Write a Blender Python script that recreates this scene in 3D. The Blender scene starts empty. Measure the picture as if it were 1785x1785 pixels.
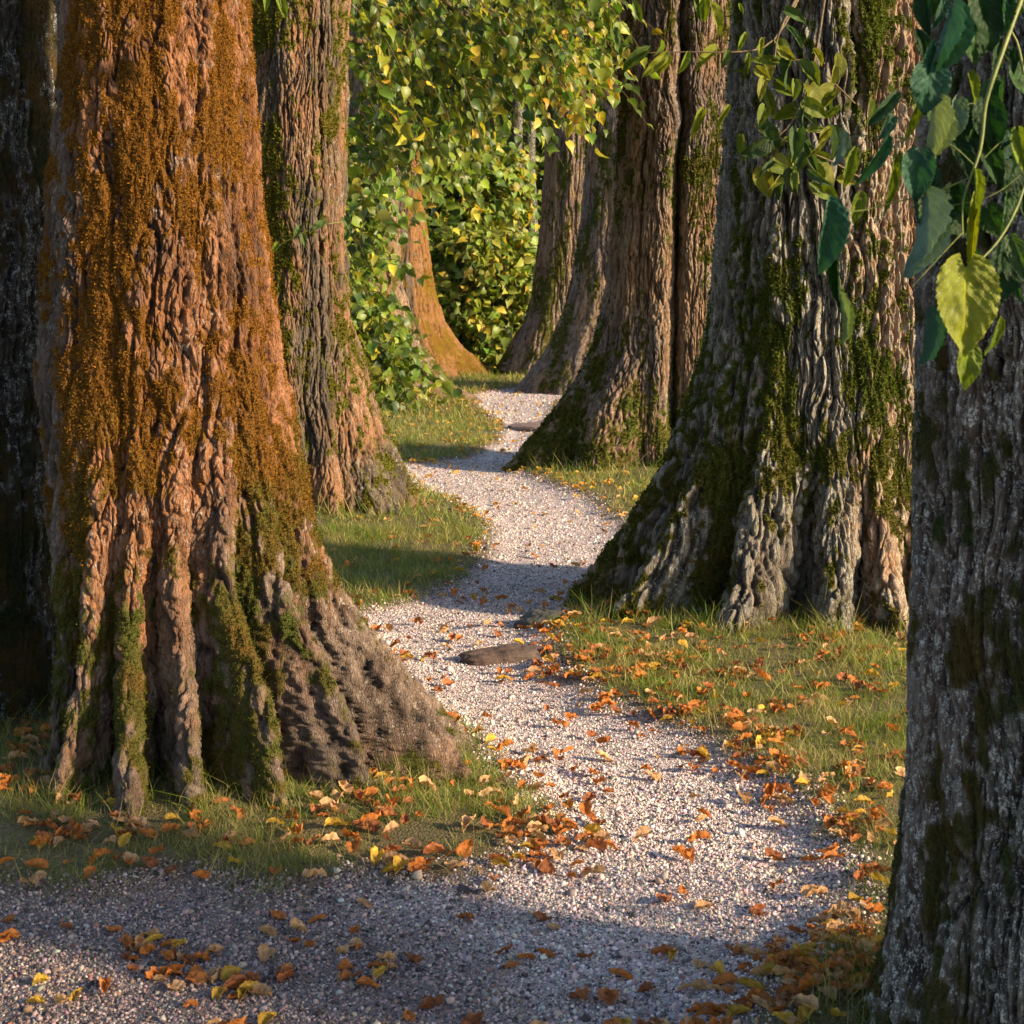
import bpy, math, random
import numpy as np
from mathutils import Vector

R = math.radians
C = bpy.context.scene.collection
F, CXP, HY, CH = 3000.0, 892.5, 500.0, 1.7      # lens in photo pixels, centre column, horizon row, eye height

# ------------------------------------------------------------------ camera, sky, sun, exposure
sc = bpy.context.scene
cam_d = bpy.data.cameras.new("camera"); cam = bpy.data.objects.new("camera", cam_d); C.objects.link(cam)
cam.location = (0, 0, CH); cam.rotation_euler = (R(90), 0, 0)
cam_d.sensor_width = 36; cam_d.lens = 36 * F / 1785
cam_d.shift_y = (HY - 892.5) / 1785
cam_d.clip_start = 0.1; cam_d.clip_end = 1000
cam_d.dof.use_dof = True; cam_d.dof.focus_distance = 7.5; cam_d.dof.aperture_fstop = 13
sc.camera = cam
SUN_AZ = math.atan2(0.90, -0.43); SUN_EL = R(19)
sv = Vector((math.sin(SUN_AZ) * math.cos(SUN_EL), math.cos(SUN_AZ) * math.cos(SUN_EL), math.sin(SUN_EL)))
w = bpy.data.worlds.new("World"); sc.world = w; w.use_nodes = True
nt = w.node_tree; sky = nt.nodes.new("ShaderNodeTexSky"); sky.sky_type = 'NISHITA'; sky.sun_disc = False
sky.sun_elevation = SUN_EL; sky.sun_rotation = SUN_AZ
nt.links.new(sky.outputs[0], nt.nodes["Background"].inputs[0]); nt.nodes["Background"].inputs[1].default_value = 0.115
sl = bpy.data.lights.new("sun", 'SUN'); sl.energy = 4.6; sl.angle = R(3.0); sl.color = (1.0, 0.78, 0.50)
so = bpy.data.objects.new("sun", sl); C.objects.link(so); so.rotation_euler = sv.to_track_quat('Z', 'Y').to_euler()
so.location = (20, -10, 12)
sc.view_settings.view_transform = 'Standard'; sc.view_settings.look = 'None'; sc.view_settings.gamma = 1
sc.view_settings.exposure = 1.38
sc.cycles.max_bounces = 5; sc.cycles.diffuse_bounces = 2; sc.cycles.transmission_bounces = 3

# ------------------------------------------------------------------ noise
def _hash(ix, iy, iz, seed):
    h = (ix.astype(np.uint32) * np.uint32(374761393) + iy.astype(np.uint32) * np.uint32(668265263)
         + iz.astype(np.uint32) * np.uint32(2147483647 - 62) + np.uint32(seed * 974711 & 0xffffffff))
    h = (h ^ (h >> np.uint32(13))) * np.uint32(1274126177)
    h = (h ^ (h >> np.uint32(16))) * np.uint32(2246822519)
    return h ^ (h >> np.uint32(13))
_rg = np.random.default_rng(5)
_G = _rg.normal(size=(256, 3)); _G /= np.linalg.norm(_G, axis=1)[:, None]; _G = (_G * 1.6).astype(np.float32)
def noise(x, y, z, seed=0):
    x, y, z = [np.asarray(a, np.float32) for a in (x, y, z)]
    x, y, z = np.broadcast_arrays(x, y, z)
    fx, fy, fz = np.floor(x), np.floor(y), np.floor(z)
    dx, dy, dz = x - fx, y - fy, z - fz
    ix, iy, iz = fx.astype(np.int64), fy.astype(np.int64), fz.astype(np.int64)
    u, v, q = [t * t * t * (t * (t * 6 - 15) + 10) for t in (dx, dy, dz)]
    out = 0
    for a in (0, 1):
        for b in (0, 1):
            for c in (0, 1):
                g = _G[_hash(ix + a, iy + b, iz + c, seed) & np.uint32(255)]
                d = g[..., 0] * (dx - a) + g[..., 1] * (dy - b) + g[..., 2] * (dz - c)
                out = out + d * (u if a else 1 - u) * (v if b else 1 - v) * (q if c else 1 - q)
    return out
def fbm(x, y, z, n=3, seed=0):
    s = 0; a = 1.0; t = 0
    for k in range(n):
        s = s + a * noise(x * 2 ** k, y * 2 ** k, z * 2 ** k, seed + k); t += a; a *= 0.5
    return s / t
def sstep(a, b, x):
    t = np.clip((x - a) / (b - a), 0, 1); return t * t * (3 - 2 * t)

# ------------------------------------------------------------------ object helpers
def mesh_np(name, V, Fc, mats, col=None, uv=None, fl=None, smooth=True, parent=None, loc=None, link=True):
    """V (n,3); Fc (m,k) index array; col (n,3) point colours; uv (n,2) per point; fl dict of float point attributes"""
    me = bpy.data.meshes.new(name); V = np.asarray(V, np.float32); Fc = np.asarray(Fc, np.int32)
    m, k = Fc.shape
    me.vertices.add(len(V)); me.vertices.foreach_set("co", V.ravel())
    me.loops.add(m * k); me.loops.foreach_set("vertex_index", Fc.ravel())
    me.polygons.add(m); me.polygons.foreach_set("loop_start", np.arange(0, m * k, k, dtype=np.int32))
    me.polygons.foreach_set("loop_total", np.full(m, k, np.int32))
    if smooth: me.polygons.foreach_set("use_smooth", np.ones(m, bool))
    if col is not None:
        a = me.color_attributes.new("tint", 'FLOAT_COLOR', 'POINT')
        c4 = np.ones((len(V), 4), np.float32); c4[:, :3] = col; a.data.foreach_set("color", c4.ravel())
    if uv is not None:
        l = me.uv_layers.new(name="UVMap"); l.data.foreach_set("uv", np.asarray(uv, np.float32)[Fc.ravel()].ravel())
    for n_, d_ in (fl or {}).items():
        a = me.attributes.new(n_, 'FLOAT', 'POINT'); a.data.foreach_set("value", np.asarray(d_, np.float32).ravel())
    me.update(calc_edges=True)
    for mm in (mats if isinstance(mats, (list, tuple)) else [mats]): me.materials.append(mm)
    o = bpy.data.objects.new(name, me)
    if link: C.objects.link(o)
    if loc is not None: o.location = loc
    if parent is not None: o.parent = parent
    return o
def empty(name, loc, label, cat, group=None):
    o = bpy.data.objects.new(name, None); C.objects.link(o); o.location = loc; o.empty_display_size = 0.2
    o["label"] = label; o["category"] = cat
    if group: o["group"] = group
    return o
def tag(o, label=None, cat=None, group=None, kind=None):
    if label: o["label"] = label
    if cat: o["category"] = cat
    if group: o["group"] = group
    if kind: o["kind"] = kind
    return o
def instances(T, tris, pos, X, Y, Z, scale):
    """T (v,3) template, frames (n,3) each; returns V, faces, owner index"""
    sc_ = scale if np.ndim(scale) == 2 else np.repeat(np.asarray(scale)[:, None], 3, 1)
    n, v = len(pos), len(T)
    P = (pos[:, None, :] + X[:, None, :] * (T[None, :, 0:1] * sc_[:, None, 0:1])
         + Y[:, None, :] * (T[None, :, 1:2] * sc_[:, None, 1:2]) + Z[:, None, :] * (T[None, :, 2:3] * sc_[:, None, 2:3]))
    Fc = tris[None] + (np.arange(n) * v)[:, None, None]
    return P.reshape(-1, 3), Fc.reshape(-1, tris.shape[1]), np.repeat(np.arange(n), v)
def nrm(a): return a / np.maximum(np.linalg.norm(a, axis=-1, keepdims=True), 1e-9)
def frames(Yd, Nn):
    Y = nrm(Yd); X = nrm(np.cross(Y, Nn)); Z = np.cross(X, Y); return X, Y, Z
def tube(pts, rads, n=6):
    pts = np.asarray(pts, float); k = len(pts); T = np.gradient(pts, axis=0); T = nrm(T)
    ref = np.tile([0.13, 0.31, 0.94], (k, 1)); A = nrm(np.cross(T, ref)); B = np.cross(T, A)
    a = np.linspace(0, 2 * np.pi, n, endpoint=False)
    V = pts[:, None] + (A[:, None] * np.cos(a)[None, :, None] + B[:, None] * np.sin(a)[None, :, None]) * np.asarray(rads)[:, None, None]
    Fc = []
    for i in range(k - 1):
        for j in range(n): Fc.append((i * n + j, i * n + (j + 1) % n, (i + 1) * n + (j + 1) % n, (i + 1) * n + j))
    return V.reshape(-1, 3), np.array(Fc)
def merge(parts):
    Vs, Fs, o = [], [], 0
    for V, Fc in parts: Vs.append(V); Fs.append(Fc + o); o += len(V)
    return np.concatenate(Vs), np.concatenate(Fs)
def P(px, py, d): return np.array([(px - CXP) / F * d, d, CH - (py - HY) / F * d])
def G(px, py):
    d = CH * F / (py - HY); return np.array([(px - CXP) / F * d, d])

# ------------------------------------------------------------------ materials
def mat(name):
    m = bpy.data.materials.new(name); m.use_nodes = True; n = m.node_tree.nodes; n.clear()
    return m, m.node_tree
class NB:
    def __init__(s, t): s.t = t
    def n(s, typ, **kw):
        nd = s.t.nodes.new(typ); ins = kw.pop('ins', {})
        for k, v in kw.items(): setattr(nd, k, v)
        for k, v in ins.items():
            if isinstance(v, bpy.types.NodeSocket): s.t.links.new(v, nd.inputs[k])
            else: nd.inputs[k].default_value = v
        return nd
    def noise(s, vec, scale, detail=3, rough=.6): return s.n('ShaderNodeTexNoise', ins={'Vector': vec, 'Scale': scale, 'Detail': detail, 'Roughness': rough}).outputs[0]
    def map(s, vec, sc_): return s.n('ShaderNodeMapping', ins={'Vector': vec, 'Scale': sc_}).outputs[0]
    def rng(s, v, a, b, c=0., d=1.): return s.n('ShaderNodeMapRange', ins={'Value': v, 'From Min': a, 'From Max': b, 'To Min': c, 'To Max': d}).outputs[0]
    def mix(s, f, a, b, bt='MIX'):
        nd = s.n('ShaderNodeMix', data_type='RGBA', blend_type=bt)
        for i, v in ((0, f), (6, a), (7, b)):
            if isinstance(v, bpy.types.NodeSocket): s.t.links.new(v, nd.inputs[i])
            elif i: nd.inputs[i].default_value = (*v, 1)
            else: nd.inputs[i].default_value = v
        return nd.outputs[2]
    def math(s, op, a, b=0.):
        nd = s.n('ShaderNodeMath', operation=op)
        for i, v in ((0, a), (1, b)):
            if isinstance(v, bpy.types.NodeSocket): s.t.links.new(v, nd.inputs[i])
            else: nd.inputs[i].default_value = v
        return nd.outputs[0]
    def attr(s, name, out=2): return s.n('ShaderNodeAttribute', attribute_name=name).outputs[out]
    def out(s, sh): s.n('ShaderNodeOutputMaterial', ins={'Surface': sh})
    def bsdf(s, col, rough=.9, normal=None, spec=.3, **kw):
        ins = {'Base Color': col if isinstance(col, bpy.types.NodeSocket) else (*col, 1), 'Roughness': rough, 'Specular IOR Level': spec}
        if normal is not None: ins['Normal'] = normal
        ins.update(kw)
        return s.n('ShaderNodeBsdfPrincipled', ins=ins).outputs[0]
    def bump(s, h, strength=.5, dist=.01): return s.n('ShaderNodeBump', ins={'Height': h, 'Strength': strength, 'Distance': dist}).outputs[0]

def bark_material(name, A, B, Cc, moss=(.09, .085, .012), lich=(.5, .52, .48), lich_amt=.0, fine=1.0, moss2=None, fis=.90, pale=.15):
    moss2 = moss2 or moss
    A, B, Cc = [tuple(.80 * v for v in q) for q in (A, B, Cc)]
    m, t = mat(name); b = NB(t)
    oc = b.n('ShaderNodeTexCoord').outputs['Object']
    st = b.map(oc, (1, 1, .28))
    n1 = b.noise(st, 45 * fine, 5, .7); n2 = b.noise(st, 9 * fine, 4, .6); n3 = b.noise(oc, 130 * fine, 3, .7); n4 = b.noise(oc, 4, 4, .65)
    c = b.mix(b.rng(n2, .38, .62), A, B)
    c = b.mix(b.rng(b.attr('tone'), .35, .65), c, Cc)
    wv = b.n('ShaderNodeVectorMath', operation='ADD', ins={0: b.map(oc, (1, 1, .30)), 1: b.n('ShaderNodeVectorMath', operation='SCALE', ins={0: b.n('ShaderNodeTexNoise', ins={'Vector': st, 'Scale': 22. * fine, 'Detail': 5.}).outputs[1], 'Scale': .06}).outputs[0]}).outputs[0]
    ck = b.n('ShaderNodeTexVoronoi', feature='DISTANCE_TO_EDGE', ins={'Vector': wv, 'Scale': 46. * fine, 'Randomness': 1.}).outputs[0]
    ce = b.n('ShaderNodeSeparateColor', ins={0: b.n('ShaderNodeTexVoronoi', ins={'Vector': wv, 'Scale': 46. * fine}).outputs[1]}).outputs[0]
    c = b.mix(b.rng(ce, 0, 1, 0, .40), c, b.mix(1, c, (.45, .42, .42), 'MULTIPLY'))
    c = b.mix(b.rng(n1, .40, .66, .0, .8), c, b.mix(.75, c, (.015, .011, .009)))
    crk = b.rng(ck, .0, .16, 0, 1)
    c = b.mix(b.math('MULTIPLY', b.attr('shade_tint'), .8), c, b.mix(b.rng(n2, .38, .62), (.165, .135, .115), (.070, .056, .048)))  # grey-brown that paints shade into the bark colour
    # weathered crests are paler than the inner bark
    c = b.mix(b.rng(b.attr('ridge'), .20, .62, fis, 0), c, (.022, .016, .012))      # fissures: dark inner bark, plus crevice shade painted into the colour
    c = b.mix(b.rng(b.attr('ridge'), .60, .95, 0, pale), c, b.mix(.35, c, (.46, .43, .39)))
    lm = b.math('MULTIPLY', b.rng(b.noise(b.map(oc, (1, 1, .6)), 36 * fine, 5, .85), .58 - .08 * lich_amt, .62 - .08 * lich_amt), b.rng(b.attr('lich'), .3, .6))
    lm = b.math('MULTIPLY', lm, b.rng(n3, .44, .52))
    c = b.mix(b.math('MULTIPLY', lm, .9), c, lich)
    mo = b.math('ADD', b.attr('moss'), b.math('MULTIPLY', b.math('SUBTRACT', n3, .5), 1.1))
    sz_ = b.n('ShaderNodeSeparateXYZ', ins={0: oc}).outputs[2]
    mz = b.rng(b.math('ADD', sz_, b.math('MULTIPLY', b.math('SUBTRACT', n4, .5), 2.2)), .55, 1.25)
    mcol = b.mix(b.rng(n3, .35, .7), b.mix(mz, tuple(.3 * v for v in moss2), tuple(.3 * v for v in moss)), b.mix(mz, tuple(1.3 * v for v in moss2), tuple(1.3 * v for v in moss)))
    mcol = b.mix(b.rng(n4, .4, .65), mcol, b.mix(.5, mcol, (.11, .05, .012)))
    c = b.mix(b.rng(mo, .42, .6), c, mcol)
    h = b.math('ADD', b.math('ADD', b.math('MULTIPLY', n1, .7), b.math('MULTIPLY', n3, .6)), b.math('MULTIPLY', crk, .32))
    b.out(b.bsdf(c, .88, b.bump(h, 1.0, .016 / fine), .2)); return m

def leaf_material(name, trans=.35, rough=.45, spec=.4, base=None, veins=False, gain=1.0):
    m, t = mat(name); b = NB(t)
    c = b.attr('tint', 0) if base is None else b.n('ShaderNodeRGB').outputs[0]
    uv = b.n('ShaderNodeTexCoord').outputs['UV']
    nz = b.noise(b.n('ShaderNodeTexCoord').outputs['Object'], 60, 3, .6)
    c = b.mix(b.rng(nz, .3, .7, 0, .45), c, b.mix(1, c, (.45, .42, .35), 'MULTIPLY'))
    nrmx = None
    if veins:
        sx = b.n('ShaderNodeSeparateXYZ', ins={0: uv}); at = b.math('ABSOLUTE', sx.outputs[0])
        ph = b.math('SUBTRACT', b.math('MULTIPLY', sx.outputs[1], 8.5), b.math('MULTIPLY', at, 3.4))
        tri = b.math('ABSOLUTE', b.math('SUBTRACT', b.math('FRACT', ph), .5))
        vein = b.math('MAXIMUM', b.rng(tri, .40, .5), b.rng(at, .07, .0))
        v2 = b.n('ShaderNodeTexVoronoi', feature='DISTANCE_TO_EDGE', ins={'Vector': uv, 'Scale': 26.}).outputs[0]
        c = b.mix(b.rng(v2, .0, .10, .45, 0), c, b.mix(1, c, (.5, .55, .4), 'MULTIPLY')); c = b.mix(b.math('MULTIPLY', vein, .7), c, b.mix(1, c, (1.9, 1.7, 1.5), 'MULTIPLY'))
        h = b.math('ADD', b.math('MULTIPLY', vein, -1.2), b.rng(v2, 0, .12, 0, .15))
        nrmx = b.bump(h, .55, .005)
    s = b.bsdf(c, rough, nrmx, spec)
    tr = b.n('ShaderNodeBsdfTranslucent', ins={'Color': b.mix(1, c, (1.5, 1.45, .55), 'MULTIPLY')}).outputs[0]
    b.out(b.n('ShaderNodeMixShader', ins={0: trans, 1: s, 2: tr}).outputs[0]); return m

M = {}
M['bark_golden'] = bark_material('golden mossy bark', (.30, .115, .036), (.13, .055, .024), (.42, .18, .075), (.19, .082, .009), (.38, .33, .28), .4, 1.3, (.075, .085, .014))
M['bark_grey'] = bark_material('grey ridged bark', (.27, .22, .175), (.11, .090, .070), (.44, .26, .15), (.07, .10, .014), (.42, .44, .37), .8, 1.1, (.085, .085, .014), pale=.75)
M['bark_dark'] = bark_material('grey brown bark with pale flecks', (.13, .105, .085), (.045, .036, .030), (.17, .12, .095), (.035, .05, .012), (.62, .62, .58), .7, 1.7, pale=.6)
M['bark_black'] = bark_material('blackish lichened bark', (.06, .05, .042), (.022, .018, .016), (.075, .06, .05), (.015, .024, .006), (.34, .38, .38), .7, 1.3)
M['bark_pink'] = bark_material('pinkish brown bark', (.30, .205, .17), (.14, .098, .08), (.34, .20, .11), (.075, .095, .012), (.42, .38, .33), .5, 1.2, pale=.35)
M['bark_brown'] = bark_material('brown fibrous bark', (.24, .175, .125), (.10, .08, .06), (.40, .20, .10), (.11, .12, .014), (.36, .33, .28), .5, 1.2)
M['bark_orange'] = bark_material('orange edged bark', (.30, .22, .17), (.16, .12, .09), (.36, .17, .055), (.20, .12, .012), (.5, .45, .4), .4)
M['leaf'] = leaf_material('hanging leaves', .38)
M['leaf_near'] = leaf_material('near leaves', .28, .5, .3, veins=True)
M['leaf_dry'] = leaf_material('dry leaves', .18, .6, .25, veins=True)
M['moss'] = leaf_material('moss tufts', .30, .8, .1)
M['grass'] = leaf_material('grass blades', .35, .5, .3)
def twig_mat():
    m, t = mat('twig bark'); b = NB(t); n1 = b.noise(b.n('ShaderNodeTexCoord').outputs['Object'], 60)
    b.out(b.bsdf(b.mix(b.rng(n1, .35, .65), (.05, .035, .02), (.14, .10, .05)), .7)); return m
M['twig'] = twig_mat()
def stem_mat():
    m, t = mat('green stem'); b = NB(t); n1 = b.noise(b.n('ShaderNodeTexCoord').outputs['Object'], 40)
    b.out(b.bsdf(b.mix(b.rng(n1, .35, .65), (.07, .10, .025), (.16, .17, .04)), .5)); return m
M['stem'] = stem_mat()
def ground_mat(gravel):
    m, t = mat('gravel bed' if gravel else 'lawn soil'); b = NB(t)
    oc = b.n('ShaderNodeTexCoord').outputs['Object']
    v = b.n('ShaderNodeTexVoronoi', ins={'Vector': b.map(oc, (1, 1, .3)), 'Scale': 120.}); v2 = b.n('ShaderNodeTexVoronoi', ins={'Vector': oc, 'Scale': 55.})
    cell = b.n('ShaderNodeSeparateColor', ins={0: v.outputs[1]}).outputs[0]; cell2 = b.n('ShaderNodeSeparateColor', ins={0: v2.outputs[1]}).outputs[1]
    big = b.noise(oc, 2.2, 4, .6)
    cr = b.n('ShaderNodeValToRGB', ins={0: cell}); e = cr.color_ramp.elements
    e[0].position = 0; e[0].color = (.14, .125, .13, 1); e[1].position = 1; e[1].color = (.72, .64, .62, 1)
    for p_, c_ in ((.25, (.28, .25, .26)), (.5, (.48, .40, .40)), (.72, (.62, .52, .50))):
        x = e.new(p_); x.color = (*c_, 1)
    grav = b.mix(b.rng(cell2, .6, .9, 0, .55), cr.outputs[0], (.55, .46, .47))
    grav = b.mix(b.rng(big, .35, .65, 0, .18), grav, (.12, .10, .10))
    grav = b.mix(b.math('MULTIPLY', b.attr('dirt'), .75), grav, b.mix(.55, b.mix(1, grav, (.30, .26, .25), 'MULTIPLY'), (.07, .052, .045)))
    soil = b.mix(b.rng(b.noise(oc, 60, 5, .8), .38, .62), (.035, .024, .016), (.24, .17, .11))
    lawn = b.mix(b.rng(b.noise(oc, 14, 5, .7), .35, .65), (.07, .085, .015), (.17, .14, .05))
    fine = b.noise(oc, 90, 3, .7)
    s_ = b.math('ADD', b.attr('edge'), b.math('MULTIPLY', b.math('SUBTRACT', b.noise(oc, 16, 5, .75), .5), .22))   # signed metres from the path edge
    c = b.mix(b.rng(s_, -.10, .03), grav, soil)
    c = b.mix(b.rng(s_, .03, .16), c, b.mix(b.rng(fine, .3, .7), lawn, soil))
    h = b.math('MULTIPLY', b.rng(v.outputs[0], 0, .8, 1, 0), 1.)
    b.out(b.bsdf(c, .85, b.bump(b.math('ADD', h, b.math('MULTIPLY', fine, .7)), .8, .006), .25)); return m
M['gravel'] = ground_mat(True); M['soil'] = ground_mat(False)
def pebble_mat():
    m, t = mat('pebbles'); b = NB(t); n1 = b.noise(b.n('ShaderNodeTexCoord').outputs['Object'], 300)
    c = b.attr('tint', 0); b.out(b.bsdf(b.mix(b.rng(n1, .3, .7, 0, .5), c, b.mix(1, c, (.5, .5, .5), 'MULTIPLY')), .7, None, .3)); return m
M['pebble'] = pebble_mat()
def rock_mat(name, A, B, ms):
    m, t = mat(name); b = NB(t); oc = b.n('ShaderNodeTexCoord').outputs['Object']; n1 = b.noise(oc, 30, 5, .7); n2 = b.noise(oc, 7, 3)
    c = b.mix(b.rng(n1, .35, .65), A, B); c = b.mix(b.rng(n2, .5, .6, 0, .8), c, ms)
    b.out(b.bsdf(c, .85, b.bump(n1, .7, .01))); return m

# ------------------------------------------------------------------ ground and path
edgeL = [(-900, 1585), (-300, 1560), (0, 1545), (150, 1560), (330, 1520), (470, 1560), (640, 1520), (760, 1530), (905, 1500), (985, 1450), (960, 1385), (875, 1320),
         (780, 1240), (705, 1175), (655, 1110), (600, 1068), (700, 1050), (790, 1020), (850, 965), (858, 915), (800, 870), (735, 845), (690, 812),
         (750, 803), (820, 795), (872, 765), (880, 738), (845, 715), (812, 692), (850, 681), (880, 676)]
edgeR = [(968, 700), (955, 730), (930, 780), (905, 822), (960, 842), (1030, 870), (1085, 905), (1110, 950), (1040, 1030), (960, 1085), (955, 1130),
         (985, 1170), (1080, 1225), (1200, 1270), (1290, 1310), (1385, 1375), (1430, 1430), (1470, 1480), (1480, 1560), (1440, 1640), (1350, 1690), (1310, 1785)]
poly = [tuple(G(*p)) for p in edgeL] + [(.7, 30.6), (3, 36), (9, 40), (9.5, 38.6), (4, 34), (2.9, 30), (1.4, 29)] + [tuple(G(*p)) for p in edgeR] + [(.45, 3.3), (.7, 2.6), (1.1, 2), (1.3, -3), (-6, -3)]
poly = np.array(poly)
def sdf(x, y):
    """signed distance to the path's outline: negative on the path"""
    x = np.asarray(x, float); y = np.asarray(y, float); d2 = np.full(x.shape, 1e9); ins = np.zeros(x.shape, bool)
    n = len(poly)
    for i in range(n):
        ax, ay = poly[i]; bx, by = poly[(i + 1) % n]; ex, ey = bx - ax, by - ay
        t = np.clip(((x - ax) * ex + (y - ay) * ey) / (ex * ex + ey * ey), 0, 1)
        d2 = np.minimum(d2, (x - ax - t * ex) ** 2 + (y - ay - t * ey) ** 2)
        c = ((ay > y) != (by > y)); ins ^= c & (x < (bx - ax) * (y - ay) / (by - ay + 1e-12) + ax)
    return np.where(ins, -1, 1) * np.sqrt(d2)
mounds = [(-1.25, 6.1, 1.1, .07), (1.45, 9.2, 1.5, .09), (-1.6, 13, 1.4, .08), (1.55, 16.3, 1.8, .10), (1.3, 3.75, .8, .03), (-2.3, 6.9, 1, .06)]
def gz(x, y):
    z = .02 * noise(x * .9, y * .9, 0, 3) + .008 * noise(x * 4, y * 4, 0, 4)
    for mx, my, r, h in mounds: z = z + h * np.exp(-((x - mx) ** 2 + (y - my) ** 2) / (r * r * .5))
    return z - .035 * sstep(.12, -.2, sdf(x, y))
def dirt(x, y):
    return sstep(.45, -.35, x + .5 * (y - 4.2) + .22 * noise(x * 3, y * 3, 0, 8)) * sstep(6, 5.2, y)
xs = np.concatenate([np.linspace(-60, -9, 14)[:-1], np.linspace(-9, -3, 60)[:-1], np.linspace(-3, 3, 260)[:-1], np.linspace(3, 9, 60)[:-1], np.linspace(9, 60, 14)])
ys = [-6.0]
while ys[-1] < 90: ys.append(ys[-1] + max(.02, .0042 * abs(ys[-1]) if ys[-1] > 2 else .15))
ys = np.array(ys)
GX, GY = np.meshgrid(xs, ys); GS = sdf(GX, GY); GZ = gz(GX, GY)
nx, ny = len(xs), len(ys); idx = np.arange(nx * ny).reshape(ny, nx)
quads = np.stack([idx[:-1, :-1], idx[:-1, 1:], idx[1:, 1:], idx[1:, :-1]], -1).reshape(-1, 4)
VG = np.stack([GX, GY, GZ], -1).reshape(-1, 3)
sq = GS.ravel()[quads].mean(1)
def submesh(name, sel, m, kind):
    q = quads[sel]; u, inv = np.unique(q, return_inverse=True)
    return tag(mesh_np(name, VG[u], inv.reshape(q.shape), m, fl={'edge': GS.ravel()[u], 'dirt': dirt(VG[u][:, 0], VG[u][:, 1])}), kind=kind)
gr_o = submesh('ground', sq >= 0, M['soil'], 'structure'); tag(gr_o, 'lawn and bare soil under the avenue trees')
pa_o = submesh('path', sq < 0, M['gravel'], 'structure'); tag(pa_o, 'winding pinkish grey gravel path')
far = mesh_np('field', np.array([(-400, -400, -.15), (400, -400, -.15), (400, 400, -.15), (-400, 400, -.15)]), np.array([[0, 1, 2, 3]]), M['soil'], fl={'edge': np.ones(4)})
tag(far, 'flat grass field beyond the avenue', kind='structure')

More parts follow.
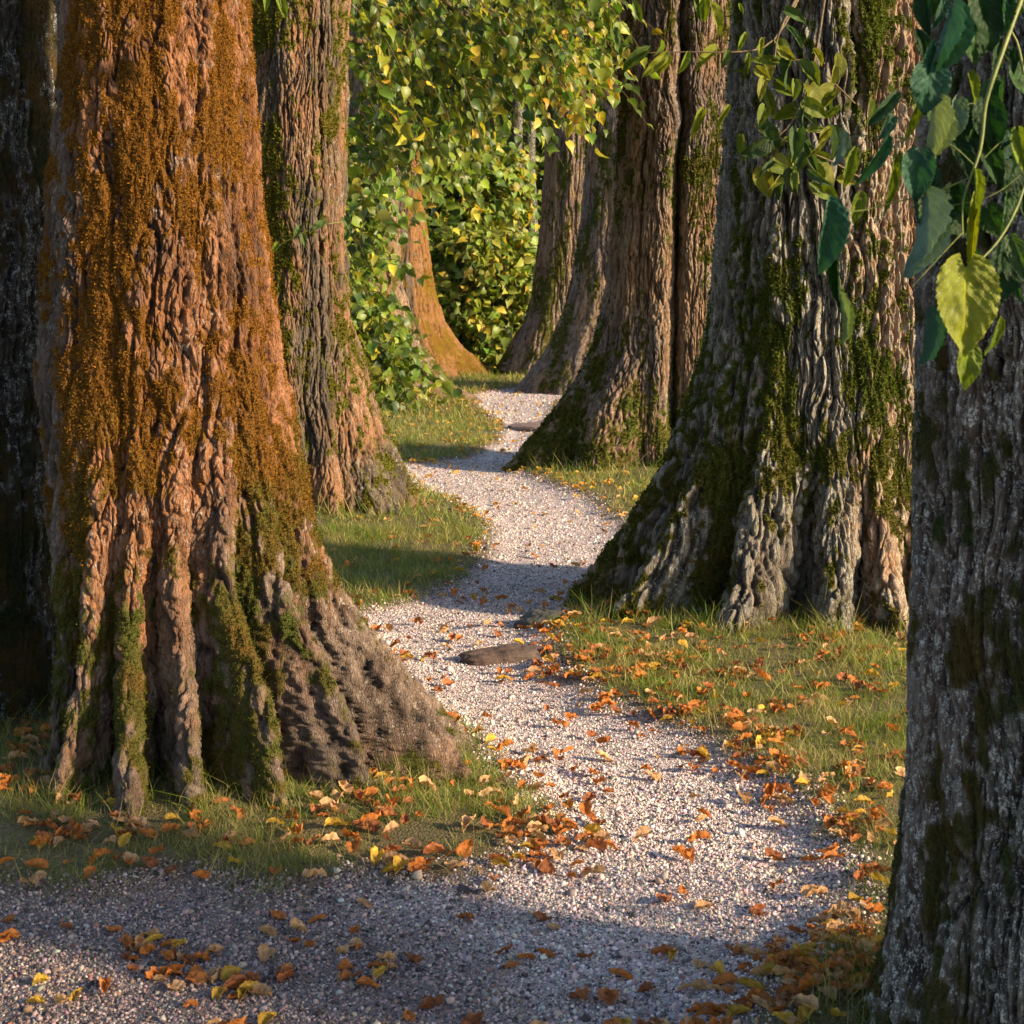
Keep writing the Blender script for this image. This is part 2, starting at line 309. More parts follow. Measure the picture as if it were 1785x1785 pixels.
# ------------------------------------------------------------------ trunks
def interp(z, zs, vs):
    o = np.argsort(zs); return np.interp(z, np.array(zs)[o], np.array(vs)[o])
TR = {}
def mottle(v, qx, qy, Z, seed):
    return v + .55 * noise(qx * 14, qy * 14, Z * 7, 700 + seed) + .60 * noise(qx * 34, qy * 34, Z * 20, 710 + seed)
def make_trunk(key, label, d, rows, ax, rF, ribs, A0, A1, zh, bark, nth, nz, ztop, fr=14., frz=1.8, depth=.012, twist=0., moss=None, lich=.5, tone=None,
               tufts=0, tuft_size=.010, H=7.0, moss_col=(.15, .12, .014), moss_low=None, lump=.02, seed=1, group=None, crease=None, fine_d=.3, shade_tint=None):
    S = F / d; cx = (ax - CXP) / S
    zs = [CH - (r[0] - HY) / S for r in rows]; rL = [(ax - r[1]) / S for r in rows]; rR = [(r[2] - ax) / S for r in rows]
    z0 = -.15
    zz = np.concatenate([np.linspace(z0, ztop, nz), np.linspace(ztop, H, 24)[1:]])
    t = np.linspace(0, 2 * np.pi, nth, endpoint=False)
    th = -np.pi / 2 + (t - np.pi) - .35 * np.sin(t - np.pi)          # denser vertices on the side seen from the path
    TH, ZZ = np.meshgrid(th, zz)
    zc = np.clip(ZZ, 0, None); zneg = np.clip(-ZZ, 0, None)
    l = interp(zc, zs, rL); r = interp(zc, zs, rR); f = interp(zc, [a for a, _ in rF], [b_ for _, b_ in rF]); bk = (l + r) / 2
    l, r, f, bk = [v + zneg * .5 for v in (l, r, f, bk)]
    top_tap = 1 - .35 * sstep(ztop, H, ZZ)
    c, s = np.cos(TH), np.sin(TH)
    rad = np.where(c > 0, r, l) * c * c + np.where(s < 0, f, bk) * s * s
    rad = rad * top_tap
    env = rad.copy()
    A = A0 + A1 * np.exp(-zc / zh)
    crest = 0
    wob = .16 * noise(np.cos(TH) * 1.2, np.sin(TH) * 1.2, ZZ * 1.3, seed)
    for a, wd, sh in ribs:
        dth = (TH + wob * np.exp(-zc) * 1.0 + twist * zc - R(a) + np.pi) % (2 * np.pi) - np.pi
        crest = np.maximum(crest, sh * np.exp(-(dth / R(wd)) ** 2))
    rad = rad * (1 - A * (1 - crest))
    rr0 = max(.25, float(np.median(rad[len(zz) // 2])))
    qx, qy = np.cos(TH + twist * zc) * rr0, np.sin(TH + twist * zc) * rr0
    rad = rad + lump * noise(qx * 4, qy * 4, ZZ * 2, seed + 9) * (1 + 1.5 * np.exp(-zc * 2)) + lump * .5 * noise(qx * 11, qy * 11, ZZ * 5, seed + 10)
    if crease:                      # (theta at z=0, theta slope, width, depth, z range)
        for (a, sl_, wd, dp, za, zb) in crease:
            dth = (TH - R(a) - R(sl_) * ZZ + .12 * noise(0, seed, ZZ * 2, 77) + np.pi) % (2 * np.pi) - np.pi
            rad = rad - dp * np.exp(-(dth / R(wd)) ** 2) * (np.exp(-zc / .48) if zb < 1 else 1) * sstep(za - .15, za + .15, ZZ) * (1 - sstep(zb - .2, zb + .2, ZZ))
    # bark relief: plates parted by long furrows that join and split
    wx = .035 * noise(qx * 5, qy * 5, ZZ * 3, seed + 20); wy = .035 * noise(qx * 5, qy * 5, ZZ * 3, seed + 21)
    g1 = g2 = np.clip(rad / env, .1, 1.3) * np.clip(env / rr0, .8, 4) ** .60      # furrows run down along the roots
    n1 = noise((qx * g1 + wx) * fr, (qy * g1 + wy) * fr, ZZ * frz, seed + 2); h1 = np.clip(np.abs(n1) * 3.6, 0, 1) ** .8
    n2 = noise((qx * g2 + wx) * fr * 2.2, (qy * g2 + wy) * fr * 2.2, ZZ * frz * 3.3, seed + 3); h2 = np.clip(np.abs(n2) * 3.2, 0, 1)
    n3 = np.clip(np.abs(noise((qx * g2 + wx) * fr * 4.6, (qy * g2 + wy) * fr * 4.6, ZZ * frz * 8, seed + 4)) * 3.2, 0, 1) - .55
    ridge = .40 * h1 + .36 * h2 + .24 * (n3 + .55)
    ms = 0 * rad if moss is None else moss(TH, ZZ, qx * g2, qy * g2)
    ms = np.clip(ms - .25 * (.5 - ridge), 0, 1)
    soft = 1 - .45 * sstep(.4, .9, ms)
    disp = depth * (h1 - .6) * soft + depth * fine_d * (h2 - .5) * soft + depth * .34 * n3 * soft
    mn = noise(qx * 60, qy * 60, ZZ * 60, seed + 6)
    disp = disp + sstep(.4, .8, ms) * (.004 + .004 * mn)
    tn = .5 + 1.0 * fbm(qx * 3, qy * 3, ZZ * 1.2, 3, seed + 30) if tone is None else tone(TH, ZZ, qx, qy)
    li = lich + 1.1 * fbm(qx * 3.5, qy * 3.5, ZZ * 2, 3, seed + 40)
    lean = 0 * ZZ
    V = np.stack([rad * c + lean, rad * s, ZZ], -1)
    VS = V.copy()
    for _ in range(3): VS[1:-1] = (VS[:-2] + 2 * VS[1:-1] + VS[2:]) / 4
    NN = nrm(np.cross(np.roll(VS, -2, 1) - np.roll(VS, 2, 1), np.gradient(VS, axis=0)))
    NN = nrm(NN + np.roll(NN, 1, 1) + np.roll(NN, -1, 1)); NN = NN * np.sign((NN * np.stack([c, s, 0 * c], -1)).sum(-1, keepdims=True) + 1e-6)
    V = V + NN * disp[..., None]
    nz_, nt_ = ZZ.shape; idx = np.arange(nz_ * nt_).reshape(nz_, nt_); nxt = np.roll(idx, -1, 1)
    q = np.stack([idx[:-1], nxt[:-1], nxt[1:], idx[1:]], -1).reshape(-1, 4)
    root = empty('linden_tree', (cx, d, float(gz(np.array([cx]), np.array([d]))[0]) * 0), label, 'tree', group)
    tk = mesh_np('trunk', V.reshape(-1, 3), q, M[bark], fl={'moss': ms, 'tone': tn, 'lich': li, 'ridge': ridge, 'shade_tint': 0 * rad if shade_tint is None else np.clip(shade_tint(TH, ZZ) + .5 * noise(qx * 6, qy * 6, ZZ * 3, seed + 61), 0, 1)}, parent=root)
    # moss tufts
    if tufts:
        rg = np.random.default_rng(seed + 50)
        rows_i = (zz > 0) & (zz < ztop); cols_ok = np.sin(th) < .45
        wgt = sstep(.45, .75, ms) * rows_i[:, None] * cols_ok[None, :]
        # account for vertex density
        dens = np.gradient(th)[None, :] * rad; wgt = wgt * dens; pflat = (wgt / wgt.sum()).ravel()
        pick = rg.choice(pflat.size, tufts, p=pflat)
        Vf = V.reshape(-1, 3)[pick]; du = np.roll(V, -1, 1) - V; dv = np.gradient(V, axis=0)
        N = nrm(np.cross(du, dv)).reshape(-1, 3)[pick]; N = nrm(N)
        Yd = N + rg.normal(size=(tufts, 3)) * .55 + np.array([0, 0, .25]); Xr = rg.normal(size=(tufts, 3))
        X, Y, Z = frames(Yd, Xr)
        T = np.array([(-.28, -.15, 0), (.28, -.15, 0), (.10, .6, .12), (0, 1, .35)]); tri = np.array([(0, 1, 2), (0, 2, 3)])
        sz = tuft_size * rg.uniform(.5, 1.3, tufts)
        Vm, Fm, ow = instances(T, tri, Vf + rg.normal(size=(tufts, 3)) * .003, X, Y, Z, sz)
        zl = sstep(1.25, .55, Vf[:, 2] + .8 * noise(Vf[:, 0] * 4, Vf[:, 1] * 4, Vf[:, 2] * 4, 5))[:, None]
        base = np.array(moss_col) * (1 - zl) + np.array(moss_low or moss_col) * zl; k = rg.random(tufts)[:, None]; br = rg.uniform(.35, 1.5, tufts)[:, None]
        cl = base * br * (1 - .35 * k * np.array([0, .55, 0])) 
        mo = mesh_np('moss', Vm, Fm, M['moss'], col=cl[ow], smooth=False, parent=tk); mo["kind"] = "stuff"
    # limbs and overhead crown, above the picture
    rg = np.random.default_rng(seed + 90); parts = []; rt = float(rad[-1].mean())
    for k in range(5):
        a = k * 1.256 + rg.uniform(0, .5); L = rg.uniform(2.2, 3.2)
        s_ = np.linspace(0, 1, 7)[:, None]
        pts = np.array([0, 0, H - .35]) + s_ * np.array([math.cos(a) * L, math.sin(a) * L, 1.6]) + s_ ** 2 * np.array([0, 0, 1.0])
        V_, F_ = tube(pts, np.linspace(rt * .55, .03, 7), 8); obj_limb = mesh_np('limb', V_, F_, M[bark], parent=root, fl={'moss': np.zeros(len(V_)), 'tone': np.full(len(V_), .3), 'lich': np.zeros(len(V_)), 'ridge': np.full(len(V_), .5)})
    TR[key] = dict(root=root, trunk=tk, x=cx, d=d, rad=rad, th=th, zz=zz, H=H)
    return root

def mossf(bias, fn=None, sc_=4.0, szz=1.6, seed=0, gain=1.6):
    def f(TH, Z, qx, qy):
        v = bias + gain * fbm(qx * sc_, qy * sc_, Z * szz, 4, 200 + seed)
        if fn: v = v + fn(TH, Z)
        return np.clip(mottle(v, qx, qy, Z, seed), 0, 1)
    return f
RIBS = [(-175, 26, 1), (-140, 20, .85), (-105, 22, 1), (-68, 20, .95), (-30, 24, 1), (8, 24, 1), (55, 26, 1), (100, 26, 1), (145, 24, 1)]

make_trunk('L1', 'thick golden trunk shaggy with moss, its roots spreading to the gravel path edge', 6.1,
    [(-100, 108, 418), (0, 102, 424), (150, 100, 432), (300, 96, 440), (400, 90, 456), (600, 80, 492), (750, 80, 515), (850, 84, 532), (920, 92, 548), (1000, 105, 590), (1100, 125, 655),
     (1200, 140, 740), (1280, 148, 815), (1336, 150, 880)], 268, [(0, .72), (.2, .58), (.45, .47), (.8, .385), (1.2, .35), (3, .33)],
    [(-172, 18, 1), (-134, 9, .92), (-110, 7, .9), (-88, 7, 1), (-66, 7, .9), (-45, 7, .97), (-27, 6, .93), (-9, 8, 1.0), (12, 8, .95), (50, 22, 1), (100, 26, 1), (150, 24, 1)],
    .04, .66, .40, 'bark_golden', 1100, 900, 2.85, 15, 3.4, .024, .0,
    moss=mossf(.50, lambda t, z: -.30 * sstep(.55, .10, z) * sstep(-1.3, -.6, t) + .10 * sstep(1.2, 2.2, z) + .12 * sstep(-1.2, -1.7, t) * sstep(.9, .5, z) - .35 * sstep(-2.2, -2.7, t), 5, 2.2, 1, 1.5),
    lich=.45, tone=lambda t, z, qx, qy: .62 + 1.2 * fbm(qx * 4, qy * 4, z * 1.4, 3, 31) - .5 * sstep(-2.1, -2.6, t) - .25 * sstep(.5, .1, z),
    fine_d=.6, tufts=120000, tuft_size=.008, moss_col=(.23, .115, .012), moss_low=(.085, .10, .014), seed=1, H=6.5, lump=.028, shade_tint=lambda t, z: np.maximum(sstep(-2.05, -2.45, t), .95 * sstep(1.0, .35, z + .25 * np.sin(t * 3))), crease=[(-76, 3, 4.5, .17, -.2, .9), (-99, -4, 3.5, .11, -.2, .8), (-121, -5, 4, .12, -.2, .8), (-57, 3, 5, .22, -.2, .9), (-38, 5, 7.5, .40, -.2, .98), (-19, 5, 6, .34, -.2, .95), (-66, 6, 2.2, .05, -.2, .9)])  # left flank's shade and the darker foot painted as grey-brown bark
make_trunk('L0', 'dark shaded trunk with grey lichen at the left edge, behind the golden mossy trunk', 6.85,
    [(-100, -270, 110), (300, -270, 112), (700, -275, 112), (1000, -280, 120), (1245, -300, 150)], -80, [(0, .6), (.4, .5), (3, .43)], RIBS, .08, .4, .4,
    'bark_black', 650, 520, 3.0, 15, 3, .018, fine_d=.6, moss=mossf(.30, lambda t, z: .25 * sstep(1., .2, z), 4, 1.5, 7), lich=.62, tufts=12000, moss_col=(.04, .05, .012), seed=2, H=6.8)
make_trunk('L2', 'brown trunk with green moss low on its side, second along the left of the path', 13.0,
    [(-80, 425, 606), (0, 425, 606), (200, 432, 602), (400, 440, 600), (550, 450, 612), (650, 470, 640), (700, 480, 650), (750, 490, 670), (800, 500, 694), (850, 508, 722), (892, 512, 750)], 522,
    [(0, .58), (.4, .47), (1, .40), (4, .37)], [(-170, 26, 1), (-130, 18, .9), (-95, 20, 1), (-62, 15, .9), (-28, 18, 1), (4, 15, 1), (60, 28, 1), (110, 28, 1), (150, 24, 1)], .07, .42, .40,
    'bark_brown', 750, 620, 4.05, 15, 2.0, .022, fine_d=.6, moss=mossf(.20, lambda t, z: .42 * np.exp(-((z - .95) / .55) ** 2) * sstep(-1.6, -.6, t) + .15 * sstep(-1.3, -2.0, t), 4, 1.5, 3), lich=.4,
    tufts=26000, tuft_size=.020, moss_col=(.13, .14, .014), seed=3, H=7, crease=[(-62, 1.5, 3, .05, 1.1, 4.3)])
make_trunk('R1', 'dark close trunk speckled with white lichen, standing at the right edge', 3.75,
    [(-200, 1632, 2230), (0, 1626, 2230), (300, 1612, 2230), (600, 1606, 2230), (900, 1606, 2230), (1200, 1600, 2230), (1400, 1590, 2240), (1500, 1582, 2250), (1600, 1566, 2260), (1700, 1548, 2280), (1785, 1528, 2290), (1860, 1500, 2300)], 1915,
    [(0, .47), (.3, .41), (.8, .38), (3, .38)], [(-172, 20, 1), (-148, 12, .95), (-124, 14, 1), (-98, 16, 1), (-70, 16, 1), (-40, 20, 1), (0, 24, 1), (50, 24, 1), (100, 24, 1), (145, 24, 1)], .04, .18, .25,
    'bark_dark', 1300, 860, 2.5, 22, 2.4, .020, fine_d=.6, moss=mossf(.24, lambda t, z: .10 * sstep(.6, .1, z), 6, 3, 5, 1.1), lich=.72, tufts=30000, tuft_size=.006, moss_col=(.05, .065, .012), seed=4, H=6.2, lump=.012)
make_trunk('R2', 'massive grey ridged trunk patched with dark green moss, beside the lawn strewn with leaves', 9.2,
    [(-80, 1288, 1625), (0, 1285, 1625), (200, 1272, 1625), (300, 1262, 1628), (450, 1250, 1632), (600, 1234, 1638), (700, 1205, 1642), (800, 1160, 1648), (900, 1095, 1655), (1000, 1028, 1662), (1054, 975, 1668)], 1440,
    [(0, 1.0), (.2, .82), (.45, .70), (.8, .62), (1.2, .57), (4, .54)], [(-174, 13, 1), (-152, 9, .95), (-128, 10, .96), (-98, 11, 1), (-74, 9, .96), (-40, 12, .95), (0, 24, 1), (50, 26, 1), (100, 26, 1), (150, 22, 1)], .04, .50, .42, 'bark_grey', 1050, 800, 3.25, 12, 1.4, .040, moss=mossf(.20, lambda t, z: .36 * np.exp(-((z - .85) / .36) ** 2) + .18 * sstep(-2.4, -2.8, t) + .10 * sstep(-1.3, -.8, t), 4, 1.5, 9, 1.3), lich=.62,
    tone=lambda t, z, qx, qy: .12 + .75 * sstep(-1.7, -1.2, t) + .8 * fbm(qx * 4, qy * 4, z * 1.4, 3, 33), tufts=70000, tuft_size=.016, moss_col=(.085, .125, .014), moss_low=(.09, .105, .014), seed=5, H=6.8,
    crease=[(-113, 12, 4, .26, -.2, .85), (-140, 10, 4, .24, -.2, .85), (-162, 6, 3, .16, -.2, .8), (-86, 6, 3, .14, -.2, .7), (-54, 6, 6, .30, -.2, .6), (-88, 1, 3, .12, 2.0, 3.6)], fine_d=.6)
make_trunk('R3', 'broad pinkish brown twin trunk split by a long dark cleft, right of the narrowing path', 16.3,
    [(-80, 1080, 1292), (0, 1082, 1292), (200, 1082, 1290), (300, 1078, 1290), (400, 1070, 1290), (500, 1056, 1292), (600, 1034, 1300), (650, 1008, 1305), (700, 977, 1310), (750, 938, 1320), (800, 890, 1335), (813, 872, 1340)], 1178,
    [(0, .78), (.4, .66), (1, .58), (4.5, .54)], [(-172, 15, 1), (-138, 16, .93), (-108, 14, 1), (-70, 16, 1), (-38, 18, .95), (0, 24, 1), (50, 26, 1), (100, 26, 1), (150, 22, 1)], .05, .34, .5,
    'bark_pink', 850, 640, 4.6, 16, 1.9, .026, fine_d=.6, moss=mossf(.16, lambda t, z: .50 * np.exp(-((z - .2) / .55) ** 2) * sstep(-1.3, -1.9, t) + .12 * np.exp(-((z - 2.6) / .7) ** 2), 3, 1.2, 11), lich=.4,
    tufts=26000, tuft_size=.024, moss_col=(.07, .085, .012), seed=6, H=7.5, crease=[(-101, 3.4, 5.5, .26, .3, 6), (-135, 2, 3, .08, 1.5, 6)])
make_trunk('R4', 'grey trunk with moss streaks and long bluish root, fourth on the right of the path', 28.5,
    [(0, 1030, 1175), (200, 1025, 1175), (350, 1018, 1175), (450, 1004, 1180), (540, 984, 1190), (600, 957, 1200), (640, 930, 1210), (679, 895, 1230)], 1100,
    [(0, .8), (.5, .7), (1.2, .65), (6, .62)], RIBS, .06, .3, .5, 'bark_pink', 380, 320, 6.6, 10, .7, .03, moss=mossf(.28, None, 3, 1, 13), lich=.55, tufts=9000, tuft_size=.04, moss_col=(.06, .08, .012), seed=7, H=8.5)
make_trunk('R5', 'speckled dark trunk with lilac left edge, farthest of the right row', 33.5,
    [(0, 962, 1072), (230, 953, 1068), (350, 946, 1066), (450, 936, 1066), (520, 926, 1068), (560, 912, 1070), (600, 890, 1075), (652, 858, 1080)], 1010,
    [(0, .75), (.5, .66), (1.2, .6), (7, .58)], RIBS, .06, .25, .5, 'bark_pink', 340, 320, 7.4, 10, .7, .03, moss=mossf(.34, None, 3, 1, 15), lich=.6, tufts=6000, tuft_size=.04, moss_col=(.06, .06, .012), seed=8, H=8.5)
make_trunk('L3', 'leaning trunk orange along its edge, left beyond the leafy shoots', 33.5,
    [(0, 640, 716), (270, 632, 730), (400, 625, 744), (500, 622, 757), (560, 618, 776), (600, 612, 804), (630, 606, 838), (652, 596, 866)], 676,
    [(0, .9), (.5, .7), (1.2, .55), (7, .5)], [(-170, 26, 1), (-120, 20, .9), (-80, 18, .95), (-44, 16, .9), (-6, 18, 1), (50, 26, 1), (100, 26, 1), (150, 22, 1)], .05, .35, .6,
    'bark_orange', 340, 320, 7.2, 10, .8, .025, moss=mossf(.30, lambda t, z: .3 * sstep(-.6, -.1, t), 3, 1, 17), lich=.3,
    tone=lambda t, z, qx, qy: sstep(-1.05, -.55, t) + .3 * noise(qx * 5, qy * 5, z * 2, 18), tufts=3000, tuft_size=.03, moss_col=(.26, .15, .012), seed=9, H=8.5)  # tone turns the bark orange toward the right edge
make_trunk('L4', 'trunk hidden behind a skirt of leafy shoots, one pinkish root reaching out beside the path', 26.0,
    [(0, 610, 690), (380, 606, 694), (500, 600, 702), (600, 590, 735), (640, 580, 772), (670, 570, 800), (696, 560, 845)], 650,
    [(0, .55), (.5, .45), (6, .36)], [(-170, 26, 1), (-120, 20, .9), (-80, 20, .95), (-44, 16, .7), (-8, 12, 1), (50, 26, 1), (100, 26, 1), (150, 22, 1)], .05, .5, .4,
    'bark_pink', 300, 260, 5.9, 11, .9, .022, moss=mossf(.2, None, 3, 1, 19), lich=.5, tufts=3000, tuft_size=.03, seed=10, H=8)

# ------------------------------------------------------------------ leaves
LT = np.array([(0, 0, 0), (0, .40, .02), (0, .75, -.06), (.04, 1.14, -.26),
               (.22, -.05, .07), (.42, .20, .17), (.37, .52, .14), (.17, .82, -.01), (-.24, -.06, .05), (-.44, .18, .13), (-.36, .54, .16), (-.15, .84, -.05)])
LF = np.array([(0, 4, 5), (0, 5, 1), (1, 5, 6), (1, 6, 2), (2, 6, 7), (2, 7, 3), (0, 9, 8), (0, 1, 9), (1, 10, 9), (1, 2, 10), (2, 11, 10), (2, 3, 11)])
def hi_leaf(ns=40, nt_=14, fold=.25, curl=.3, twist_=.0, ripple=.012, rg=None, crumple=0., asym=0., serr=.07):
    s = np.linspace(0, 1, ns)[:, None]; t = np.linspace(-1, 1, nt_ * 2 + 1)[None, :]
    wdt = .50 * np.sin(np.pi * s ** .62) ** .75 * (1 - .30 * s ** 3) + .05 * (1 - s)
    wdt = wdt * (1 + serr * (((s * 17) % 1) - .5)); wdt[-1] = .004; wdt[0] = .10
    x = t * wdt * (1 + asym * np.sign(t))
    y = s - .16 * np.abs(t) ** 1.5 * (1 - s) ** 3 + .07 * np.abs(t) * s * (1 - s) * 2
    z = fold * np.abs(x) - curl * (s - .4) ** 2 + ripple * np.cos(2 * np.pi * (8.5 * s - 3.4 * np.abs(t))) * np.abs(t) ** .6 * (1 - s * .5)
    if crumple:
        z = z + crumple * noise(x * 3, y * 3, 0, int(rg.integers(1000))) + crumple * .5 * noise(x * 7, y * 7, 0, int(rg.integers(1000)))
        e = np.abs(t) ** 2; z = z + e * crumple * rg.uniform(.2, 1.2) * (.5 + s)
    V = np.stack([x + 0 * s, y + 0 * t, z + 0 * t], -1)
    if twist_:
        a = twist_ * (V[..., 1] - .3); c_, s_ = np.cos(a), np.sin(a)
        V = np.stack([V[..., 0] * c_ - V[..., 2] * s_, V[..., 1], V[..., 0] * s_ + V[..., 2] * c_], -1)
    n2 = nt_ * 2 + 1; idx = np.arange(ns * n2).reshape(ns, n2)
    q = np.stack([idx[:-1, :-1], idx[:-1, 1:], idx[1:, 1:], idx[1:, :-1]], -1).reshape(-1, 4)
    uv = np.stack([t + 0 * s, s + 0 * t], -1).reshape(-1, 2)
    return V.reshape(-1, 3), q, uv

def sprays(rg, starts, dirs, length, size, per, face, facej=.95, droop=.35, tw=.006):
    """twigs with alternate drooping leaves; returns leaf arrays and twig tubes"""
    Pn, Yn, Nn, Sn, tubes = [], [], [], [], []
    for p, dv in zip(starts, dirs):
        L = length * rg.uniform(.6, 1.25); dv = dv / np.linalg.norm(dv); n = max(3, int(per * rg.uniform(.7, 1.2)))
        s = np.linspace(0, 1, 6)[:, None]; bend = np.array([rg.normal() * .15, rg.normal() * .15, -droop])
        pts = p + s * dv * L + s ** 2 * bend * L
        tubes.append(tube(pts, np.linspace(tw, tw * .35, 6), 4))
        side = np.cross(dv, [0, 0, 1]); side = side / (np.linalg.norm(side) + 1e-6)
        for k in range(n):
            f = (k + .6) / n; q = p + f * dv * L + f * f * bend * L; sg = 1 if k % 2 else -1
            y = dv * .45 + side * sg * .5 + np.array([0, 0, -.65]) + rg.normal(size=3) * .38
            Pn.append(q + side * sg * size * .3 + np.array([0, 0, -.1 * size])); Yn.append(y)
            Nn.append(np.array(face) + rg.normal(size=3) * facej); Sn.append(size * rg.uniform(.55, 1.2))
    return np.array(Pn), np.array(Yn), np.array(Nn), np.array(Sn), tubes
def tints(rg, n, cols, wts):
    k = rg.choice(len(cols), n, p=np.array(wts) / sum(wts)); c = np.array(cols)[k] * rg.uniform(.65, 1.35, (n, 1)) * rg.uniform(.85, 1.15, (n, 3)); return c
GREENS = [(.075, .12, .018), (.13, .17, .022), (.22, .22, .03), (.40, .30, .03), (.04, .07, .018)]
def leaf_mesh(name, rg, arr, cols, wts, parent, off, m='leaf'):
    Pn, Yn, Nn, Sn, tubes = arr
    X, Y, Z = frames(Yn, Nn); V, Fc, ow = instances(LT, LF, Pn - off, X, Y, Z, Sn)
    o = mesh_np(name, V, Fc, M[m], col=tints(rg, len(Pn), cols, wts)[ow], uv=None, smooth=True, parent=parent)
    if tubes:
        V2, F2 = merge(tubes); tw = mesh_np('twig_work', V2 - off, F2, M['twig'], parent=parent)
    return o
def inpoly(px, py, poly_):
    ins = False; n = len(poly_)
    for i in range(n):
        ax, ay = poly_[i]; bx, by = poly_[(i + 1) % n]
        if (ay > py) != (by > py) and px < (bx - ax) * (py - ay) / (by - ay) + ax: ins = not ins
    return ins
FACE = (.35, -.85, .35)
def volume_sprays(rg, n, poly_, d0, d1, size, length, per, dirf, **kw):
    st, dr = [], []; xs_ = [p[0] for p in poly_]; ys_ = [p[1] for p in poly_]
    while len(st) < n:
        px, py = rg.uniform(min(xs_), max(xs_)), rg.uniform(min(ys_), max(ys_))
        if not inpoly(px, py, poly_): continue
        st.append(P(px, py, rg.uniform(d0, d1))); dr.append(np.array(dirf(rg)))
    return sprays(rg, st, dr, length, size, per, FACE, **kw)

# overhead crowns (above the picture): leaf masses on the limbs
for key, t in TR.items():
    rg = np.random.default_rng(hash(key) % 1 + 300 + len(key) + ord(key[1]) * 3 + ord(key[0]))
    off = np.array([t['x'], t['d'], 0.]); n = 1100
    u = nrm(rg.normal(size=(n, 3))) * rg.uniform(.45, 1, (n, 1)) * np.array([2.9, 2.9, 1.5]) + off + np.array([0, 0, t['H'] + 1.6])
    arr = (u, rg.normal(size=(n, 3)) + [0, 0, -.8], rg.normal(size=(n, 3)) + [0, 0, .6], rg.uniform(.25, .45, n), [])
    leaf_mesh('crown', rg, arr, GREENS, (4, 3, 1, .4, 2), t['root'], off)

# second left tree: long sprays hanging over the path
rg = np.random.default_rng(11)
t = TR['L2']; off = np.array([t['x'], t['d'], 0.])
polyT = [(585, -80), (1050, -80), (1030, 20), (1005, 70), (960, 130), (930, 125), (870, 110), (830, 170), (770, 180), (710, 190), (650, 260), (600, 290)]
a1 = volume_sprays(rg, 420, polyT, 13.3, 18.0, .105, .62, 10, lambda g: (g.uniform(.2, 1), g.uniform(-.6, .3), g.uniform(-.9, -.1)), droop=.45, tw=.005)
leaf_mesh('hanging_foliage', rg, a1, [(.08, .14, .02), (.15, .21, .025), (.27, .29, .035), (.44, .36, .04), (.035, .065, .014)], (3, 4, 2.6, .9, 1.2), t['root'], off)
polyY = [(880, 0), (1010, 10), (1005, 110), (975, 140), (900, 110), (850, 50)]
a1 = volume_sprays(rg, 46, polyY, 15, 18, .115, .5, 9, lambda g: (g.uniform(.2, 1), g.uniform(-.6, .1), g.uniform(-.9, -.3)), droop=.4, tw=.005)
yo = leaf_mesh('yellow_foliage', rg, a1, [(.45, .34, .03), (.55, .30, .02), (.30, .28, .03)], (3, 1.4, 2), t['root'], off); yo['label'] = 'yellow leaves turning at the end of the hanging sprays'
# boughs that carry the sprays
for (a, b_, c_) in (((560, -120, 13.1), (800, 20, 14.5), (1010, 150, 16.5)), ((580, 60, 13.1), (690, 120, 14.5), (820, 220, 16)), ((590, -60, 13.1), (760, -60, 15), (980, 20, 17))):
    pts = np.array([P(*a), (P(*a) + P(*b_)) / 2 + [0, 0, .08], P(*b_), (P(*b_) + P(*c_)) / 2 + [0, 0, .05], P(*c_)]) - off
    V_, F_ = tube(pts, np.linspace(.028, .006, 5), 7); mesh_np('bough', V_, F_, M['twig'], parent=t['root'])

# shoots round the hidden trunk
t = TR['L4']; off = np.array([t['x'], t['d'], 0.])
rg = np.random.default_rng(12)
polyS = [(575, 230), (640, 210), (650, 330), (655, 450), (672, 560), (705, 620), (725, 660), (715, 684), (600, 690), (560, 660)]
a1 = volume_sprays(rg, 420, polyS, 22.6, 26.2, .165, .62, 9, lambda g: (g.uniform(-.4, 1), g.uniform(-1, .0), g.uniform(-.2, .9)), droop=.75, tw=.007)
leaf_mesh('leafy_shoots', rg, a1, [tuple(1.3 * v for v in c) for c in GREENS], (5, 4, 1.2, .25, 2.5), t['root'], off)
# undergrowth wall beyond: separate bushes
def bush(label, px, d, w_, h, n, size, seed, wts, poly_=None, cols=None, name='bush'):
    cols = cols or [(.11, .18, .03), (.17, .25, .04), (.26, .30, .05), (.50, .40, .05), (.06, .10, .02)]
    rg = np.random.default_rng(seed); x = (px - CXP) / F * d; root = empty(name, (x, d, -.03), label, 'bush', None)
    st, dr, stems = [], [], []
    for k in range(n):
        a = rg.uniform(0, 2 * np.pi); rr = rg.uniform(.35, 1) ** .6; zz_ = rg.uniform(.03, 1) ** .8
        prof = w_ * (1 - .55 * max(0, zz_ - .45) ** 1.1) * (1 + .12 * math.sin(7 * a + zz_ * 9))
        p = np.array([math.cos(a) * prof * rr, math.sin(a) * prof * rr * .6, zz_ * h]); st.append(p)
        dr.append(np.array([math.cos(a) * .8 + .3, math.sin(a) * .6 - .3, rg.uniform(-.1, .8)]))
    arr = sprays(rg, st, dr, .8, size, 8, FACE, droop=.7, tw=.008)
    leaf_mesh('foliage', rg, arr, cols, wts, root, np.zeros(3))
    for k in range(7):
        a = rg.uniform(0, 6.28); s = np.linspace(0, 1, 6)[:, None]
        pts = s * np.array([math.cos(a) * w_ * .6, math.sin(a) * w_ * .35, h * .9]) + np.array([rg.normal() * .1, rg.normal() * .1, -.05])
        stems.append(tube(pts, np.linspace(.05, .012, 6), 6))
    V_, F_ = merge(stems); mesh_np('stem_cluster', V_, F_, M['twig'], parent=root)
